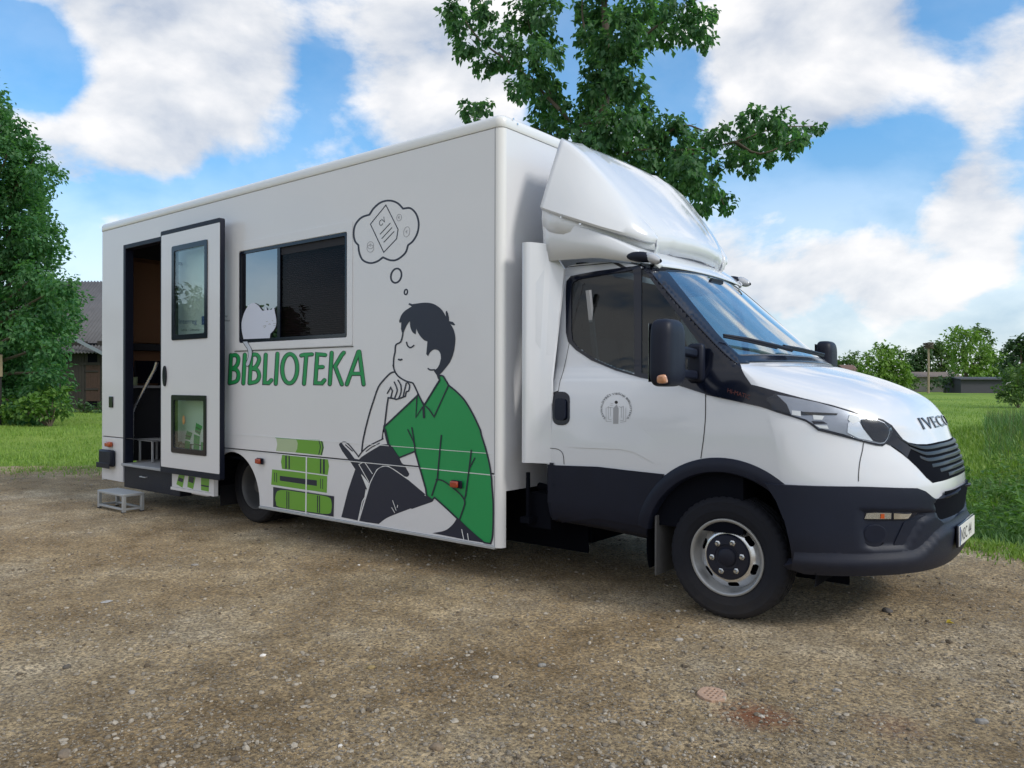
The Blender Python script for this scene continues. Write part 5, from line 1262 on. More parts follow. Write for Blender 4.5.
P = on_z(946, 626); b = MB(); b.add([(0, 0, 0), (.02, .012, .012), (.045, 0, .004), (.02, -.012, .012), (.0, .03, .01), (.02, .045, .016)], [(0, 1, 2, 3), (0, 4, 5, 1)])
o = b.build('fallen_leaf', pmat('yellow_leaf', (.50, .38, .04), .6)); o.location = (P.x, P.y, yard_z(P.x, P.y)+.006); setp(o, 'small bright yellow leaf on the gravel right of the truck', 'leaf')

# ---- aluminium step in front of the doorway
st = setp(empty('step_stool', (-6.7, -1.345, 0)), 'grey aluminium step with open frame on the ground before the doorway', 'step')
def sb(a, c): return ((a[0]+6.7, a[1]+1.345, a[2]), (c[0]+6.7, c[1]+1.345, c[2]))
x0, x1, y0, y1, h = -7.0, -6.4, -1.46, -1.235, .2
b = MB(); b.box(*sb((x0, y0, h-.025), (x1, y1, h))); b.build('tread', 'alu', st, bevel=.004)
b = MB()
for k_ in range(9): yy = y0+.018+k_*.0235; b.box(*sb((x0+.01, yy, h+.0002), (x1-.01, yy+.008, h+.003)))
b.build('grip_ribs', 'alu', st)
for x in (x0, x1-.036):
    for y in (y0, y1-.034): b = MB(); b.box(*sb((x, y, .012), (x+.036, y+.034, h-.025))); b.build('leg', 'alu', st, bevel=.003); b = MB(); b.box(*sb((x-.002, y-.002, .0), (x+.030, y+.030, .012))); b.build('foot', 'black', st)
for a, c in (((x0+.028, y0+.003, .03), (x1-.028, y0+.025, .052)), ((x0+.028, y1-.025, .03), (x1-.028, y1-.003, .052)), ((x0+.003, y0+.028, .03), (x0+.025, y1-.028, .052)), ((x1-.025, y0+.028, .03), (x1-.003, y1-.028, .052))): b = MB(); b.box(*sb(a, c)); b.build('stretcher', 'alu', st, bevel=.002)

# ================================================================== vegetation
def leaf(vs, fs, P, d, n, Ln, w):
    s_ = d.cross(n)*w; b0 = len(vs); m = P+d*(Ln*.45)
    vs += [P, m+s_+n*(w*.25), P+d*Ln-n*(Ln*.12), m-s_+n*(w*.25)]; fs.append((b0, b0+1, b0+2, b0+3))
def rvec(rg):
    while True:
        v = Vector((rg.uniform(-1, 1), rg.uniform(-1, 1), rg.uniform(-1, 1)))
        if .05 < v.length < 1: return v
def crown(name, mat, parent, clumps, size, rg, droop=.5, sub=14, tight=.30, per=None):
    """leaf sprays: every clump (centre, radius, leaves) is a set of small sprays with gaps between them"""
    vs = []; fs = []
    for c, r, nl in clumps:
        subs = []
        for _ in range(sub):
            v = rvec(rg); v = v.normalized()*(.45+.55*rg.random()**.6)
            subs.append((c+Vector((v.x*r, v.y*r, v.z*r*.85)), v))
        for k in range(nl):
            sc, sv = subs[k % sub]; q = rvec(rg); P = sc+q*(r*tight*1.6*rg.random()**.5)
            d = (sv*.7+rvec(rg)*.9+Vector((0, 0, -droop))).normalized(); n = (Vector((0, 0, 1))+sv*.5+rvec(rg)*.8).normalized(); n = (n-d*n.dot(d)); n = n.normalized() if n.length > .1 else d.orthogonal().normalized()
            Ln = size*rg.uniform(.6, 1.25); leaf(vs, fs, P, d, n, Ln, Ln*rg.uniform(.30, .42))
    b = MB(); b.v = [tuple(v) for v in vs]; b.f = fs; b.m = [0]*len(fs); return b.build(name, mat, parent)
def pxc(lst, D, rg, dj=1., dens=1.):
    out = []
    for u, v, r in lst:
        d = D+rg.uniform(-dj, dj); R_ = r*D/FPX; out.append((on_d(u, v, d), R_, max(20, int(dens*(r**2)*.42))))
    return out
# -- tree standing behind the truck
rg = random.Random(21); D = 13.
base = CAM+Vector((FW.x, FW.y, 0))*D+RT*((598-512)/FPX*D); base.z = 0
tr = setp(empty('broadleaf_tree', base), 'dark green broadleaf tree with spreading boughs rising behind the truck roof', 'tree')
def rel(P): return Vector(P)-base
LST = [(452, 10, 12), (462, 26, 13), (470, 46, 14), (486, 14, 13), (496, 34, 11), (484, 66, 11), (503, 60, 13), (520, 12, 16), (538, 30, 17), (527, 52, 16), (548, 56, 14), (532, 78, 17), (548, 90, 15), (520, 88, 10), (542, 108, 14), (545, 8, 16),
       (472, 110, 9), (484, 106, 7), (468, 118, 6),
       (585, 26, 12), (592, 50, 14), (604, 14, 14), (622, 30, 18), (638, 42, 14), (600, 70, 17), (622, 66, 18), (610, 95, 20), (592, 92, 13), (632, 90, 15), (590, 118, 20), (615, 122, 22), (566, 112, 13), (560, 128, 16), (640, 112, 14), (576, 138, 18), (538, 128, 12), (605, 145, 20),
       (640, 8, 15), (660, 16, 15), (678, 8, 14), (684, 30, 14), (700, 22, 13), (664, 36, 13), (704, 40, 10), (650, 26, 13), (580, 6, 10), (712, 12, 8), (600, 16, 13), (608, 46, 14), (598, 76, 15), (606, 104, 16), (590, 34, 12), (616, 78, 14),
       (640, 138, 22), (662, 128, 17), (680, 122, 11), (672, 148, 20), (650, 165, 22), (694, 142, 14), (712, 140, 11), (690, 165, 19), (705, 185, 16), (718, 200, 13), (728, 208, 8), (700, 205, 10), (715, 168, 9), (676, 180, 18), (625, 165, 20), (722, 132, 8),
       (738, 150, 10), (746, 140, 9), (756, 134, 8), (768, 134, 9), (782, 134, 8), (738, 158, 10), (752, 150, 9), (748, 165, 9), (766, 158, 9), (744, 122, 9), (758, 118, 10), (775, 118, 10), (786, 126, 9), (780, 140, 8), (795, 140, 10), (806, 132, 10), (817, 126, 7), (790, 152, 7), (770, 146, 7),
       (600, -20, 22), (540, -20, 20), (660, -20, 18), (480, -18, 18), (620, -50, 30), (560, -55, 28), (680, -55, 22), (600, -95, 30), (590, 178, 22), (560, 170, 22), (640, 200, 20), (530, 160, 18)]
cl = [(rel(c), r, n) for c, r, n in pxc(LST, D, rg, 1.1, 2.7)]
crown('crown', 'leaf_near', tr, cl, .112, rg, .75, 14, .42)
b = MB(); top = rel(on_d(604, -70, D)); trunk = [Vector((0, 0, -.05)), Vector((.03, .02, 1.4)), Vector((.0, .05, 2.6)), rel(on_d(600, 130, D)), rel(on_d(608, 60, D)), rel(on_d(604, 0, D)), top]
b.tube(trunk, [.22, .18, .16, .12, .08, .05, .02], 12)
for q in ([(600, 150), (560, 110), (540, 70), (528, 20)], [(598, 165), (640, 150), (690, 150), (735, 142), (775, 128), (815, 126)], [(606, 80), (640, 40), (680, 10), (705, -5)], [(560, 110), (520, 70), (480, 40), (455, 5)], [(690, 150), (712, 180), (724, 205)], [(600, 120), (560, 130), (500, 125), (468, 116)], [(604, 60), (588, 40), (582, 10), (585, -20)], [(735, 142), (760, 154), (795, 140)], [(655, 150), (680, 125), (715, 135)]):
    pts = [rel(on_d(u, v, D+rg.uniform(-.3, .3))) for u, v in q]; pts = [Vector(p) for p in smooth([tuple(p) for p in pts], 3)]; k = len(pts); b.tube(pts, [.032*(1-.82*i/(k-1)) for i in range(k)], 7)
b.build('trunk', 'bark', tr, smooth=60)
# -- tree at the left
def tree(name, label, u, D, clumps, mat, size, trunk_r, rg, dens=.5, dj=1.5, group=None, base_v=None, droop=.4, sub=10, tight=.36, cat='tree'):
    base = CAM+Vector((FW.x, FW.y, 0))*D+RT*((u-512)/FPX*D); base.z = lawn_z(base.x, base.y)-.05
    t = setp(empty(name, base), label, cat, group); cl = [(c-base, r, n) for c, r, n in pxc(clumps, D, rg, dj, dens)]
    crown('crown', mat, t, cl, size, rg, droop, sub, tight)
    top = min(clumps, key=lambda q: q[1]); tp = on_d(u+(top[0]-u)*.6, top[1]+top[2]*.5, D)-base
    b = MB(); pts = [Vector((0, 0, 0)), Vector((.02, .0, tp.z*.3)), Vector((tp.x*.5, tp.y*.5, tp.z*.65)), tp]; b.tube(pts, [trunk_r, trunk_r*.8, trunk_r*.5, trunk_r*.12], 9)
    for c, r, n in cl[::2]:
        z0 = min(max(c.z*.55, tp.z*.12), tp.z*.8); b.tube([Vector((0, 0, z0)), c*.5+Vector((0, 0, z0*.5+.1)), c], [trunk_r*.3, trunk_r*.18, trunk_r*.05], 5)
    b.build('trunk', 'bark', t, smooth=60); return t
rg = random.Random(5)
LT = []
edge = [(110, 6), (125, 16), (140, 26), (158, 40), (175, 45), (190, 42), (205, 44), (222, 50), (240, 54), (256, 54), (270, 64), (286, 76), (300, 84), (315, 82), (330, 76), (345, 66), (358, 62), (372, 56), (388, 52), (402, 50)]
for v, e_ in edge:
    r = 17 if v > 150 else 13
    e_ += -9 if 258 < v < 372 else 2; LT.append((e_-r*.45, v, r)); LT.append((e_-r*1.3, v+8, r*1.1)); 
    x = e_-r*2.1
    while x > -120+max(0, 150-v)*1.3: LT.append((x+rg.uniform(-5, 5), v+rg.uniform(-6, 6), r*1.25)); x -= r*1.75
LT += [(50, 396, 12), (40, 406, 10), (22, 404, 13), (2, 404, 14), (-22, 404, 16), (-50, 402, 18), (60, 384, 11), (28, 392, 14)]
LT += [(-30, 80, 22), (-60, 55, 26), (-95, 80, 26), (-10, 100, 16)]
tree('maple_tree', 'tall dense green tree at the left edge beside the old barn', -40, 27., LT, 'leaf_left', .165, .35, rg, 3.1, 2.2, droop=.35, sub=12, tight=.42)
rg = random.Random(6)
def shrub(name, label, u, v, D, clumps, mat, size, dens=.5, group=None):
    base = on_d(u, v, D); base.z = lawn_z(base.x, base.y); t = setp(empty(name, base), label, 'bush', group); cl = [(c-base, r, n) for c, r, n in pxc(clumps, D, rg, .5, dens)]
    crown('foliage', mat, t, cl, size, rg, .1, 9, .4); b = MB()
    for c, r, n in cl: b.tube([Vector((0, 0, -.05)), c*.55+Vector((0, 0, .1)), c], [.03, .02, .006], 5)
    b.build('stems', 'bark', t)
shrub('bush', 'light green rounded bush at the foot of the left tree', 50, 414, 24.5, [(42, 400, 12), (54, 392, 11), (58, 403, 11), (46, 410, 9), (32, 408, 10), (62, 411, 7), (20, 410, 10), (8, 408, 12)], 'leaf_bush', .17, 2.2)
# post at the left edge
P = on_d(-2, 400, 24.8); P.z = 0; b = MB(); b.box((-.10, -.02, .0), (.10, .09, 1.2)); po = setp(empty('wooden_board_post', (P.x, P.y, 0), YAW*-1), 'weathered wooden board on a post at the left edge among leaves', 'board')
b = MB(); b.box((-.05, .0, 0), (.05, .1, 2.3)); b.build('post', 'old_wood', po); b = MB(); b.box((-.16, -.035, 1.55), (.15, -.001, 2.25)); b.build('board', pmat('sun_bleached_board', (.30, .24, .16), .8, var=.3), po, bevel=.01)

# ================================================================== old barn
bn = setp(empty('barn'), 'old dark timber barn with grey ribbed roof between the left tree and the truck', 'barn')
DB = 40.; A0 = on_d(20, 384, DB); ax = RT.copy(); ax.z = 0; ax.normalize(); ay = Vector((-ax.y, ax.x, 0))
bn.location = (A0.x, A0.y, 0); bn.rotation_euler.z = math.atan2(ax.y, ax.x)
# local: x along the wall to the right, y away from the camera; 1 m is about 19.5 px at this distance
ppm = FPX/DB
def lx(u): return (u-20)/ppm
def lz(v): return CZ+(383.5-v)/ppm
b = MB(); rb = random.Random(2); x = lx(-40)
while x < lx(190):
    w_ = rb.uniform(.13, .19); yo = rb.uniform(0, .02)
    if not (lx(86) < x < lx(97)): b.box((x, yo, -.05), (x+w_-.012, yo+.03, lz(342)+rb.uniform(-.02, .02)), 0)
    x += w_
b.build('wall', 'old_wood', bn)
b = MB(); b.box((lx(-40), .035, 0), (lx(190), 9, lz(344))); b.build('wall_core', 'dark', bn)
b = MB(); x = lx(86)
while x < lx(98.5): b.box((x, .0, lz(402)), (x+.11, .03, lz(366))); x += .118
dr = b.build('door', 'door_wood', bn)
b = MB(); b.box((lx(85.5), -.03, lz(391)), (lx(98.5), -.002, lz(390)+.04)); b.box((lx(85.5), -.03, lz(373)), (lx(98.5), -.002, lz(372)+.03)); b.split('door_batten', 'old_wood', dr)
b = MB(); b.box((lx(80), -.02, lz(366)+.002), (lx(100), .0-.001, lz(366)+.14)); b.build('lintel', 'old_wood', bn)
# ribbed roof rising away from the wall
b = MB(); rows = []; xr = lx(-40); zz0, zz1 = lz(352)-.1, 7.2; n_ = 260
r0, r1, rm = [], [], []
for i in range(n_+1):
    x = lx(-40)+(lx(190)-lx(-40))*i/n_; k = .045*math.sin(i*math.pi*.5*2/2)
    r0.append((x, -.45, zz0+k)); rm.append((x, 2.2, (zz0+zz1)/2+k)); r1.append((x, 5.0, zz1+k))
b.grid([r0, rm, r1]); b.grid([r1, [(p[0], 10.4, zz0+p[2]-zz1) for p in r1]]); rf = b.build('roof', pmat('grey_fibre_cement', (.115, .115, .125), .8, var=.35, vscale=2), bn, smooth=60); rf.modifiers.new('t', 'SOLIDIFY').thickness = .02
# lean-to verge: pale metal edge falling to the right
b = MB(); pA = Vector((lx(76), -.5, lz(338.5))); pB = Vector((lx(112), -.5, lz(357))); b.beam(pA, pB, .05, .16); b.build('roof_edge', pmat('pale_metal_edge', (.26, .30, .36), .4, metal=.4), bn)
# weeds along the barn wall
rg = random.Random(8)
shrub('weed_clump', 'tall weeds along the foot of the barn wall beside the door', 84, 411, 36., [(70, 408, 6), (78, 409, 6), (86, 408, 7), (94, 409, 7), (102, 409, 7), (80, 404, 4)], 'leaf_dark', .16, 4.)

# ================================================================== background at the right
rg = random.Random(31); DF = 150.
def ft(name, label, u, clumps, mat, D=DF, size=.7, dens=10., tr_=.3, group='trees beyond the field'): return tree(name, label, u, D, clumps, mat, size, tr_, rg, dens, 2., group=group, sub=14, tight=.58)
ft('deciduous_tree', 'bright green bushy tree just above the bonnet of the truck', 882, [(868, 372, 9), (874, 360, 9), (884, 353, 8), (892, 360, 9), (898, 370, 9), (886, 368, 11), (903, 378, 7), (876, 381, 8), (890, 382, 9), (866, 384, 6), (880, 348, 5), (905, 386, 5)], 'leaf_lime', 120., .55, 9.)
ft('deciduous_tree', 'dark round tree left of the nest pole', 918, [(912, 366, 6), (918, 356, 7), (924, 350, 6), (922, 364, 8), (912, 378, 6), (924, 378, 7)], 'leaf_dark')
ft('deciduous_tree', 'mid green tree right behind the nest pole', 941, [(934, 352, 7), (942, 347, 7), (949, 356, 7), (938, 364, 9), (950, 370, 7), (944, 378, 8), (934, 376, 7)], 'leaf_mid')
ft('deciduous_tree', 'tallest tree on the far side of the field above the dark shed', 966, [(953, 336, 6), (960, 332, 6), (970, 338, 8), (956, 348, 8), (966, 352, 9), (978, 346, 8), (985, 354, 7), (972, 364, 9), (960, 364, 8), (984, 366, 7), (975, 374, 7)], 'leaf_lime', 135., .6, 9., .4)
ft('deciduous_tree', 'grey green tree with a spiky top right of the tallest tree', 982, [(978, 328, 4), (984, 334, 5), (988, 342, 5), (976, 336, 5), (990, 350, 4)], 'leaf_mid', 165.)
ft('deciduous_tree', 'light green tree low behind the dark shed', 992, [(990, 360, 6), (998, 356, 6), (1002, 366, 7), (993, 370, 6), (985, 374, 5)], 'leaf_lime')
ft('deciduous_tree', 'dark green tree at the right edge of the photo', 1022, [(1012, 352, 8), (1020, 344, 8), (1010, 364, 8), (1024, 358, 11), (1034, 346, 12), (1040, 362, 14), (1016, 374, 9), (1030, 376, 12)], 'leaf_dark', 100., .5, 9.)
ft('deciduous_tree', 'mid green tree in the far line left of the bonnet tree', 853, [(846, 362, 6), (853, 358, 6), (858, 364, 6), (848, 372, 7), (840, 366, 6), (858, 376, 6)], 'leaf_mid', 170.)
ft('deciduous_tree', 'pale far tree between the bonnet tree and the dark round tree', 905, [(900, 356, 5), (906, 354, 5), (910, 360, 5), (903, 366, 6), (897, 350, 4)], 'leaf_mid', 190.)
ft('deciduous_tree', 'far tree just behind the far door mirror of the truck', 832, [(826, 366, 6), (834, 364, 6), (822, 374, 6), (832, 376, 7)], 'leaf_mid', 170.)
def fs_(label, u, D, cl, mat): shrub('bush', label, u, 388, D, cl, mat, D*.0045, 5., 'bushes along the far edge of the field')
fs_('low green bush left of the nest pole foot', 912, 125., [(904, 384, 5), (911, 382, 6), (918, 385, 5)], 'leaf_mid')
fs_('rounded dark bush right of the nest pole foot', 946, 125., [(934, 384, 5), (940, 381, 5), (948, 379, 6), (955, 382, 5), (944, 386, 5)], 'leaf_dark')
fs_('pale lime bush above the dark shed roof', 986, 150., [(982, 374, 4), (990, 373, 4), (996, 375, 3)], 'leaf_lime')
rg = random.Random(9)
shrub('bush', 'large grey green bush at the right edge in front of the far trees', 1018, 402, 46., [(1004, 390, 8), (1010, 382, 9), (1018, 376, 10), (1026, 372, 12), (1014, 394, 10), (1024, 390, 14), (1036, 384, 16), (1008, 399, 7)], 'leaf_mid', .22, 4.)
# nest pole
P = on_d(928.3, 388, 118.); P.z = lawn_z(P.x, P.y); np_ = setp(empty('nest_pole', P), 'thin wooden pole with a large stork nest on top at the field edge', 'nest pole')
hz = CZ+(383.5-347)/FPX*118.
b = MB(); b.tube([(0, 0, 0), (.03, 0, hz*.5), (0, 0, hz)], [.17, .15, .13], 8); b.build('pole', pmat('bleached_pole', (.34, .27, .20), .8), np_)
b = MB(); rn = random.Random(4)
for _ in range(240):
    a = rn.uniform(0, 6.28); rr = rn.uniform(.1, .75); z = hz+rn.uniform(-.05, .75); a2 = a+rn.uniform(.6, 1.5); b.tube([(rr*math.cos(a), rr*math.sin(a), z), (rr*1.1*math.cos(a2), rr*1.1*math.sin(a2), z+rn.uniform(-.2, .2))], .03, 4)
b.build('nest', pmat('nest_sticks', (.11, .09, .07), .9), np_)
# sheds and house roof beyond the field
def hut(name, label, u0, u1, v0, v1, D, wall, roof, roofv, cat='shed'):
    A = on_d(u0, 384, D); h_ = setp(empty(name, (A.x, A.y, 0), math.atan2(ax.y, ax.x)), label, cat); wd_ = (u1-u0)*D/FPX; zt_ = CZ+(383.5-v0)*D/FPX; zr_ = CZ+(383.5-roofv)*D/FPX
    b = MB(); b.box((0, 0, -.2), (wd_, 5, zt_)); b.build('wall', wall, h_)
    b = MB(); b.add([(-.3, -.5, zt_-.1), (wd_+.3, -.5, zt_-.1), (wd_+.3, 2.5, zr_), (-.3, 2.5, zr_), (wd_+.3, 5.5, zt_-.1), (-.3, 5.5, zt_-.1)], [(0, 1, 2, 3), (3, 2, 4, 5)]); o = b.build('roof', roof, h_); o.modifiers.new('t', 'SOLIDIFY').thickness = .12
    return h_, wd_, zt_
h_, wd_, zt_ = hut('long_shed', 'long low dark grey shed at the far edge of the field', 961, 1006, 377.5, 389, 122., pmat('dark_grey_cladding', (.05, .052, .07), .7, var=.2), pmat('dark_shed_roof', (.075, .078, .095), .6), 376)
hut('farmhouse', 'low house with a brown roof half hidden behind the bushes', 899, 960, 375.5, 386, 140., pmat('grey_plaster', (.25, .24, .23), .8), pmat('brown_roof_sheet', (.20, .16, .14), .7, var=.2), 371, 'house')
hut('small_house', 'tiny house with a pale gable behind the bonnet edge', 846, 857, 370, 386, 150., pmat('pale_wall', (.45, .40, .38), .8), pmat('rusty_roof', (.16, .10, .08), .8), 364, 'house')

# ---- unseen trees behind the camera: mirrored in the panes, row added to darken reflections
rg = random.Random(77); proto = None
spots = [(-47, -30, 1.0), (-56, -26, 1.15), (-36, -36, .8), (-24, -42, .85), (-11, -45, .95), (4, -46, .85), (-64, -34, 1.2)]
tops = []
base = Vector((0, 0, 0)); t0 = setp(empty('mirrored_tree', base), '', 'tree', 'trees mirrored in the truck windows')
cl = [(Vector((rg.uniform(-2.6, 2.6), rg.uniform(-2.6, 2.6), rg.uniform(2., 6.8))), rg.uniform(.9, 1.4), 330) for _ in range(24)]
cr0 = crown('crown', 'leaf_dark', t0, cl, .36, rg, .3, 10, .42); b = MB(); b.tube([(0, 0, -.1), (.05, 0, 2.5), (0, .1, 6)], [.25, .2, .06], 9); tk0 = b.build('trunk', 'bark', t0)
for i, (x, y, s_) in enumerate(spots):
    o = t0 if i == 0 else t0.copy()
    if i:
        COL.objects.link(o)
        for ch in (cr0, tk0): c = ch.copy(); COL.objects.link(c); c.parent = o
    o.location = (x, y, -.05); o.scale = (s_, s_, s_*(.95+.1*(i % 3))); o.rotation_euler.z = i*1.3
    o['label'] = 'dark tree across the yard seen only mirrored in the truck windows'

# ---- grass as stuff
def blades(name, mat, n, region, h0, h1, w, rg, seg=3, lean=.5, hfn=None, anywhere=False):
    b = MB(); vs = []; fs = []; k = 0; tries = 0
    while k < n and tries < n*12:
        tries += 1; x, y = region(rg)
        if not anywhere and yard_d(x, y) < .12+.25*noise.noise(Vector((x*1.7, y*1.7, 1)))+(rg.random()**3)*-.35: continue
        k += 1; z = max(lawn_z(x, y), yard_z(x, y) if anywhere else -9)-.02; hh = rg.uniform(h0, h1)*(hfn(x, y) if hfn else 1); a = rg.uniform(0, 6.28); d = Vector((math.cos(a), math.sin(a), 0)); sd = Vector((-d.y, d.x, 0))*w*rg.uniform(.6, 1.3); l_ = lean*rg.uniform(.15, 1.)
        b0 = len(vs)
        for i in range(seg):
            t = i/seg; c = Vector((x, y, z+hh*t*(1-.25*l_*t)))+d*(l_*hh*t*t); vs += [c-sd*(1-t*.8), c+sd*(1-t*.8)]
        vs.append(Vector((x, y, z+hh*(1-.25*l_)))+d*(l_*hh))
        for i in range(seg-1): fs.append((b0+2*i, b0+2*i+1, b0+2*i+3, b0+2*i+2))
        fs.append((b0+2*seg-2, b0+2*seg-1, b0+2*seg))
    b.v = [tuple(v) for v in vs]; b.f = fs; b.m = [0]*len(fs); return setp(b.build(name, mat), kind='stuff')
def wedge(u0, u1, D0, D1, pw=1.):
    def f(rg):
        D = D0*(D1/D0)**(rg.random()**pw); u = rg.uniform(u0, u1); P = CAM+FW*D+RT*((u-512)/FPX*D); return P.x, P.y
    return f
rg = random.Random(41)
hn = lambda x, y: .55+.9*max(0, noise.noise(Vector((x*.8, y*.8, 2)))+.35)
def tufts(rg):
    a = rg.choice([((-14., -2.2), (-9.6, 1.6)), ((-12.2, -.3), (-9.6, 1.6)), ((.3, 2.5), (3., 1.5)), ((.6, 2.45), (1.6, 2.15))]); t = rg.random(); j = abs(rg.gauss(0, .55))
    cx, cy = a[0][0]+(a[1][0]-a[0][0])*t, a[0][1]+(a[1][1]-a[0][1])*t; c = noise.noise(Vector((cx*2, cy*2, 4)))*.6
    return cx+rg.gauss(0, .12)+j*.55*(1 if cx < -5 else 0)+c*.3, cy-j*(.6 if cx < -5 else .35)+rg.gauss(0, .12)
blades('edge_tufts', 'grass', 5200, tufts, .03, .10, .008, rg, 2, .8, None, True)
blades('lawn_grass', 'grass', 42000, wedge(-160, 190, 11.6, 42), .04, .14, .011, rg, 2, .6, hn)
hb = lambda x, y: (.30+.8*sst(-2.6, .6, (Vector((x, y, 0))-Vector((BANK.x, BANK.y, 0))).dot(RT)))*(.8+.5*noise.noise(Vector((x*.7, y*.7, 8))))
blades('verge_grass', 'tall_grass', 64000, lambda g: wedge(900, 1200, 6.3, 10.5, 1.1)(g) if g.random() < .6 else wedge(985, 1250, 9, 26, 1.2)(g), .28, .62, .0075, rg, 3, .75, hb)
blades('seed_grass', 'seed_head', 2600, wedge(985, 1200, 8, 24, 1.), .55, .80, .004, rg, 3, .35, hb)
blades('field_grass', 'grass', 46000, lambda g: wedge(860, 1060, 8.5, 24, 1.)(g) if g.random() < .6 else wedge(860, 1120, 20, 80, 1.)(g), .06, .17, .012, rg, 2, .7)
# broad-leaved weeds on the near verge
vs = []; fs = []; k = 0
while k < 240:
    x, y = wedge(930, 1150, 6.5, 11, 1.)(rg)
    if yard_d(x, y) < .1: continue
    k += 1; z = lawn_z(x, y); hgt = rg.uniform(.08, .34); c = Vector((x, y, z+hgt))
    for _ in range(9):
        d = rvec(rg); d.z = d.z*.4+.1; d.normalize(); leaf(vs, fs, c+rvec(rg)*.08-Vector((0, 0, rg.uniform(0, hgt*.7))), d, (Vector((0, 0, 1))-d*d.z).normalized(), rg.uniform(.05, .12), rg.uniform(.018, .032))
b = MB(); b.v = [tuple(v) for v in vs]; b.f = fs; b.m = [0]*len(fs); setp(b.build('verge_weeds', 'leaf_bush'), kind='stuff')
# ---- wood that closes the meadow in the distance, one mass
rg = random.Random(91); cl = []
for i in range(230):
    u = -900+2300*(i+rg.random())/230; D = rg.uniform(185, 235); h = rg.uniform(3.5, 9.)*(.55 if 820 < u < 1030 else 1)
    for k_ in range(2): c = on_d(u+rg.uniform(-8, 8), 384, D); c.z = h*(.35+.35*k_); cl.append((c, h*.42, 70))
setp(crown('far_wood', 'leaf_mid', None, cl, 1.3, rg, .1, 8, .5), kind='stuff')
# ================================================================== sky and light
SUN_EL, SUN_AZ = R(38), math.atan2(.13, .99)              # direction towards the sun, seen from above
sd = Vector((math.cos(SUN_EL)*math.cos(SUN_AZ), math.cos(SUN_EL)*math.sin(SUN_AZ), math.sin(SUN_EL)))
w = bpy.data.worlds.new('World'); scene.world = w; w.use_nodes = True; nt = w.node_tree; nt.nodes.clear()
out = nt.nodes.new('ShaderNodeOutputWorld'); bg = nt.nodes.new('ShaderNodeBackground'); bg.inputs[1].default_value = .1; L(nt, bg, 0, out, 0)
sky = nt.nodes.new('ShaderNodeTexSky'); sky.sky_type = 'NISHITA'; sky.sun_disc = False; sky.sun_elevation = SUN_EL; sky.sun_rotation = math.pi/2-SUN_AZ; sky.air_density = 1.; sky.dust_density = .6; sky.ozone_density = 2.5
tc = N(nt, 'ShaderNodeTexCoord')
sp = N(nt, 'ShaderNodeSeparateXYZ'); L(nt, tc, 'Generated', sp, 0)
def math_(op, a, b_=None, c=None, clamp=False):
    n = N(nt, 'ShaderNodeMath', _operation=op); n.use_clamp = clamp
    for i, x in enumerate((a, b_, c)):
        if x is None: continue
        if isinstance(x, (int, float)): n.inputs[i].default_value = x
        else: L(nt, x[0], x[1], n, i)
    return (n, 0)
zc = math_('MAXIMUM', (sp, 2), 0.); zz = math_('ADD', zc, .22)
px_ = math_('DIVIDE', (sp, 0), zz); py_ = math_('DIVIDE', (sp, 1), zz)
cv = N(nt, 'ShaderNodeCombineXYZ'); L(nt, px_[0], 0, cv, 0); L(nt, py_[0], 0, cv, 1)
nd = N(nt, 'ShaderNodeVectorMath', _operation='NORMALIZE'); L(nt, tc, 'Generated', nd, 0)
def fbm(off, sc, det=9., ro=.55, dist=.15, flat=1.75):
    m_ = N(nt, 'ShaderNodeMapping'); m_.inputs['Location'].default_value = off; m_.inputs['Scale'].default_value = (1, 1, flat); L(nt, nd, 0, m_, 0)
    n = N(nt, 'ShaderNodeTexNoise', Scale=sc, Detail=det, Roughness=ro, Distortion=dist); L(nt, m_, 0, n, 'Vector'); return (n, 'Fac')
n1 = fbm((3.1, 1.7, .4), 3.9, 10., .57, .2); n2 = fbm((3.1, 1.7, .4+.085), 3.9, 4., .5, .2); n3 = fbm((7.7, 2.2, 1.), 8.5, 8., .6, .2)
# banks of cloud (+) and clear gaps (-): azimuth / height of each as seen from the yard
field = None
for u, v, rad, amp in ((185, 62, 118, .34), (105, 165, 95, .26), (35, 60, 55, -.34), (20, 10, 70, .10), (320, 90, 70, -.06), (450, 70, 110, .2), (565, 80, 60, -.12), (690, 90, 50, -.22), (800, 60, 130, .40), (885, 130, 60, -.10), (930, 40, 65, -.16), (985, 80, 70, .2), (870, 165, 85, -.20), (790, 215, 75, -.18), (985, 205, 60, .2), (915, 240, 95, .30), (770, 255, 70, .24), (1000, 312, 70, .16), (60, 215, 40, -.14), (90, 262, 40, -.12), (840, 310, 90, .14)):
    d = ray(u, v).normalized(); cr = math.cos(math.atan(rad/FPX))
    dp_ = N(nt, 'ShaderNodeVectorMath', _operation='DOT_PRODUCT'); dp_.inputs[1].default_value = d; nv = N(nt, 'ShaderNodeVectorMath', _operation='NORMALIZE'); L(nt, tc, 'Generated', nv, 0); L(nt, nv, 0, dp_, 0)
    mr = N(nt, 'ShaderNodeMapRange', _interpolation_type='SMOOTHSTEP'); mr.inputs[1].default_value = cr; mr.inputs[2].default_value = 1-(1-cr)*.12; mr.inputs[4].default_value = amp; L(nt, dp_, 'Value', mr, 0)
    field = (mr, 0) if field is None else math_('ADD', field, (mr, 0))
bk_ = N(nt, 'ShaderNodeVectorMath', _operation='DOT_PRODUCT'); bk_.inputs[1].default_value = (-FW.x, -FW.y, .25); L(nt, tc, 'Generated', bk_, 0)
bm_ = N(nt, 'ShaderNodeMapRange', _interpolation_type='SMOOTHSTEP'); bm_.inputs[1].default_value = -.1; bm_.inputs[2].default_value = .6; bm_.inputs[4].default_value = .22; L(nt, bk_, 'Value', bm_, 0)  # extra unseen cloud added behind the camera to whiten the fill
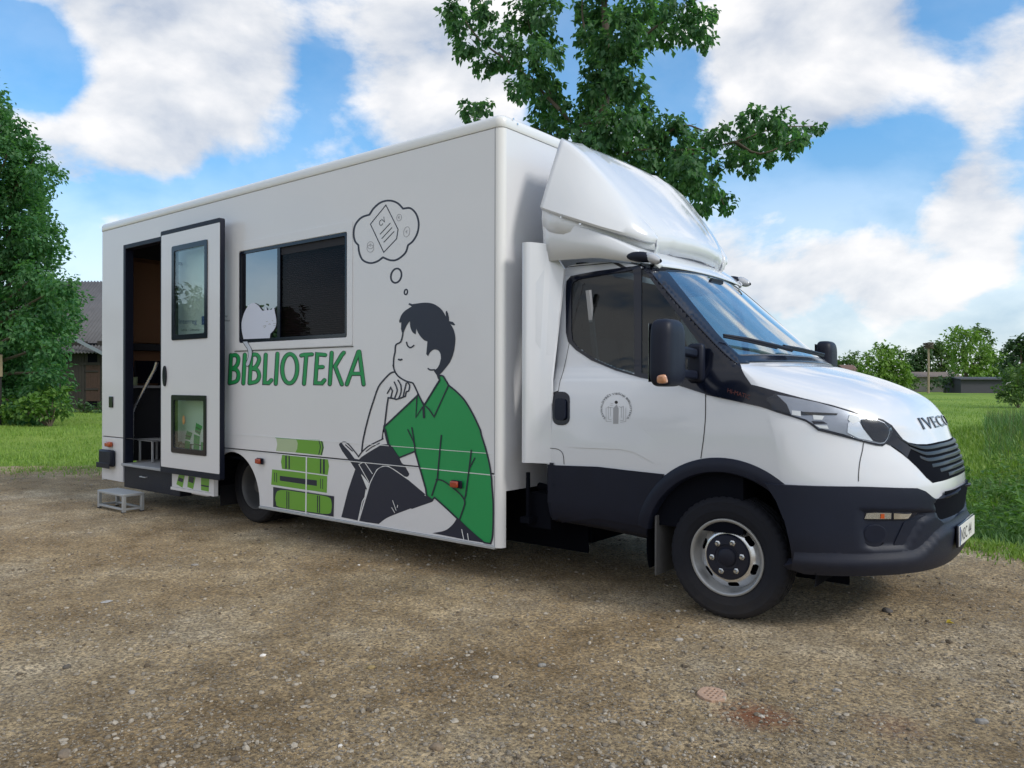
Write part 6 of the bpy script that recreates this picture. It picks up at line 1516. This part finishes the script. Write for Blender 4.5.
tot = math_('ADD', math_('ADD', math_('MULTIPLY_ADD', n3, .30, math_('ADD', n1, -.15)), math_('MULTIPLY', field, .68)), (bm_, 0))
mk_ = N(nt, 'ShaderNodeMapRange', _interpolation_type='SMOOTHSTEP'); mk_.inputs[1].default_value = .45; mk_.inputs[2].default_value = .67; L(nt, tot[0], 0, mk_, 0)
hz_ = N(nt, 'ShaderNodeMapRange', _interpolation_type='SMOOTHSTEP'); hz_.inputs[1].default_value = .40; hz_.inputs[2].default_value = .0; hz_.inputs[4].default_value = .85; L(nt, sp, 2, hz_, 0)
veil = math_('MULTIPLY', n1, .30)
thin = math_('MAXIMUM', math_('MAXIMUM', math_('MULTIPLY', (mk_, 0), .97), (hz_, 0)), veil)
# cloud tone: lit where the bank gets thinner towards the sun, grey where it is deep
df = math_('SUBTRACT', n1, n2); tone = math_('ADD', math_('MULTIPLY_ADD', df, 2.7, .40), math_('MULTIPLY', n3, .44)); dep = math_('MULTIPLY_ADD', field, -.12, tone, ); tone2 = math_('ADD', dep, 0., clamp=True)
ramp = N(nt, 'ShaderNodeValToRGB'); e = ramp.color_ramp.elements; e[0].position = .15; e[0].color = (.44, .51, .64, 1); e[1].position = .85; e[1].color = (.90, .91, .94, 1); k = e.new(.5); k.color = (.68, .72, .79, 1); L(nt, tone2[0], 0, ramp, 0)
cg = N(nt, 'ShaderNodeMix', _data_type='RGBA', _blend_type='MULTIPLY'); cg.inputs[0].default_value = 1; cg.inputs[7].default_value = (6.75, 6.6, 6.4, 1); L(nt, ramp, 0, cg, 6)
sg = N(nt, 'ShaderNodeMix', _data_type='RGBA', _blend_type='MULTIPLY'); sg.inputs[0].default_value = 1; sg.inputs[7].default_value = (.44, 1.0, 1.22, 1); L(nt, sky, 0, sg, 6)
mx = N(nt, 'ShaderNodeMix', _data_type='RGBA'); L(nt, thin[0], 0, mx, 0); L(nt, sg, 2, mx, 6); L(nt, cg, 2, mx, 7)
L(nt, mx, 2, bg, 0)
sl = bpy.data.lights.new('sun', 'SUN'); so = bpy.data.objects.new('sun', sl); COL.objects.link(so); sl.energy = 1.3; sl.angle = R(14); sl.color = (1, .95, .87)
so.rotation_euler = sd.to_track_quat('Z', 'Y').to_euler(); so.location = (20, 0, 30)
vs_ = scene.view_settings; vs_.view_transform = 'Standard'; vs_.look = 'None'; vs_.exposure = .78; vs_.gamma = 1
cy_ = scene.cycles if hasattr(scene, 'cycles') else None
if cy_: cy_.transparent_max_bounces = 16; cy_.max_bounces = 8; cy_.sample_clamp_indirect = 6; cy_.use_denoising = True
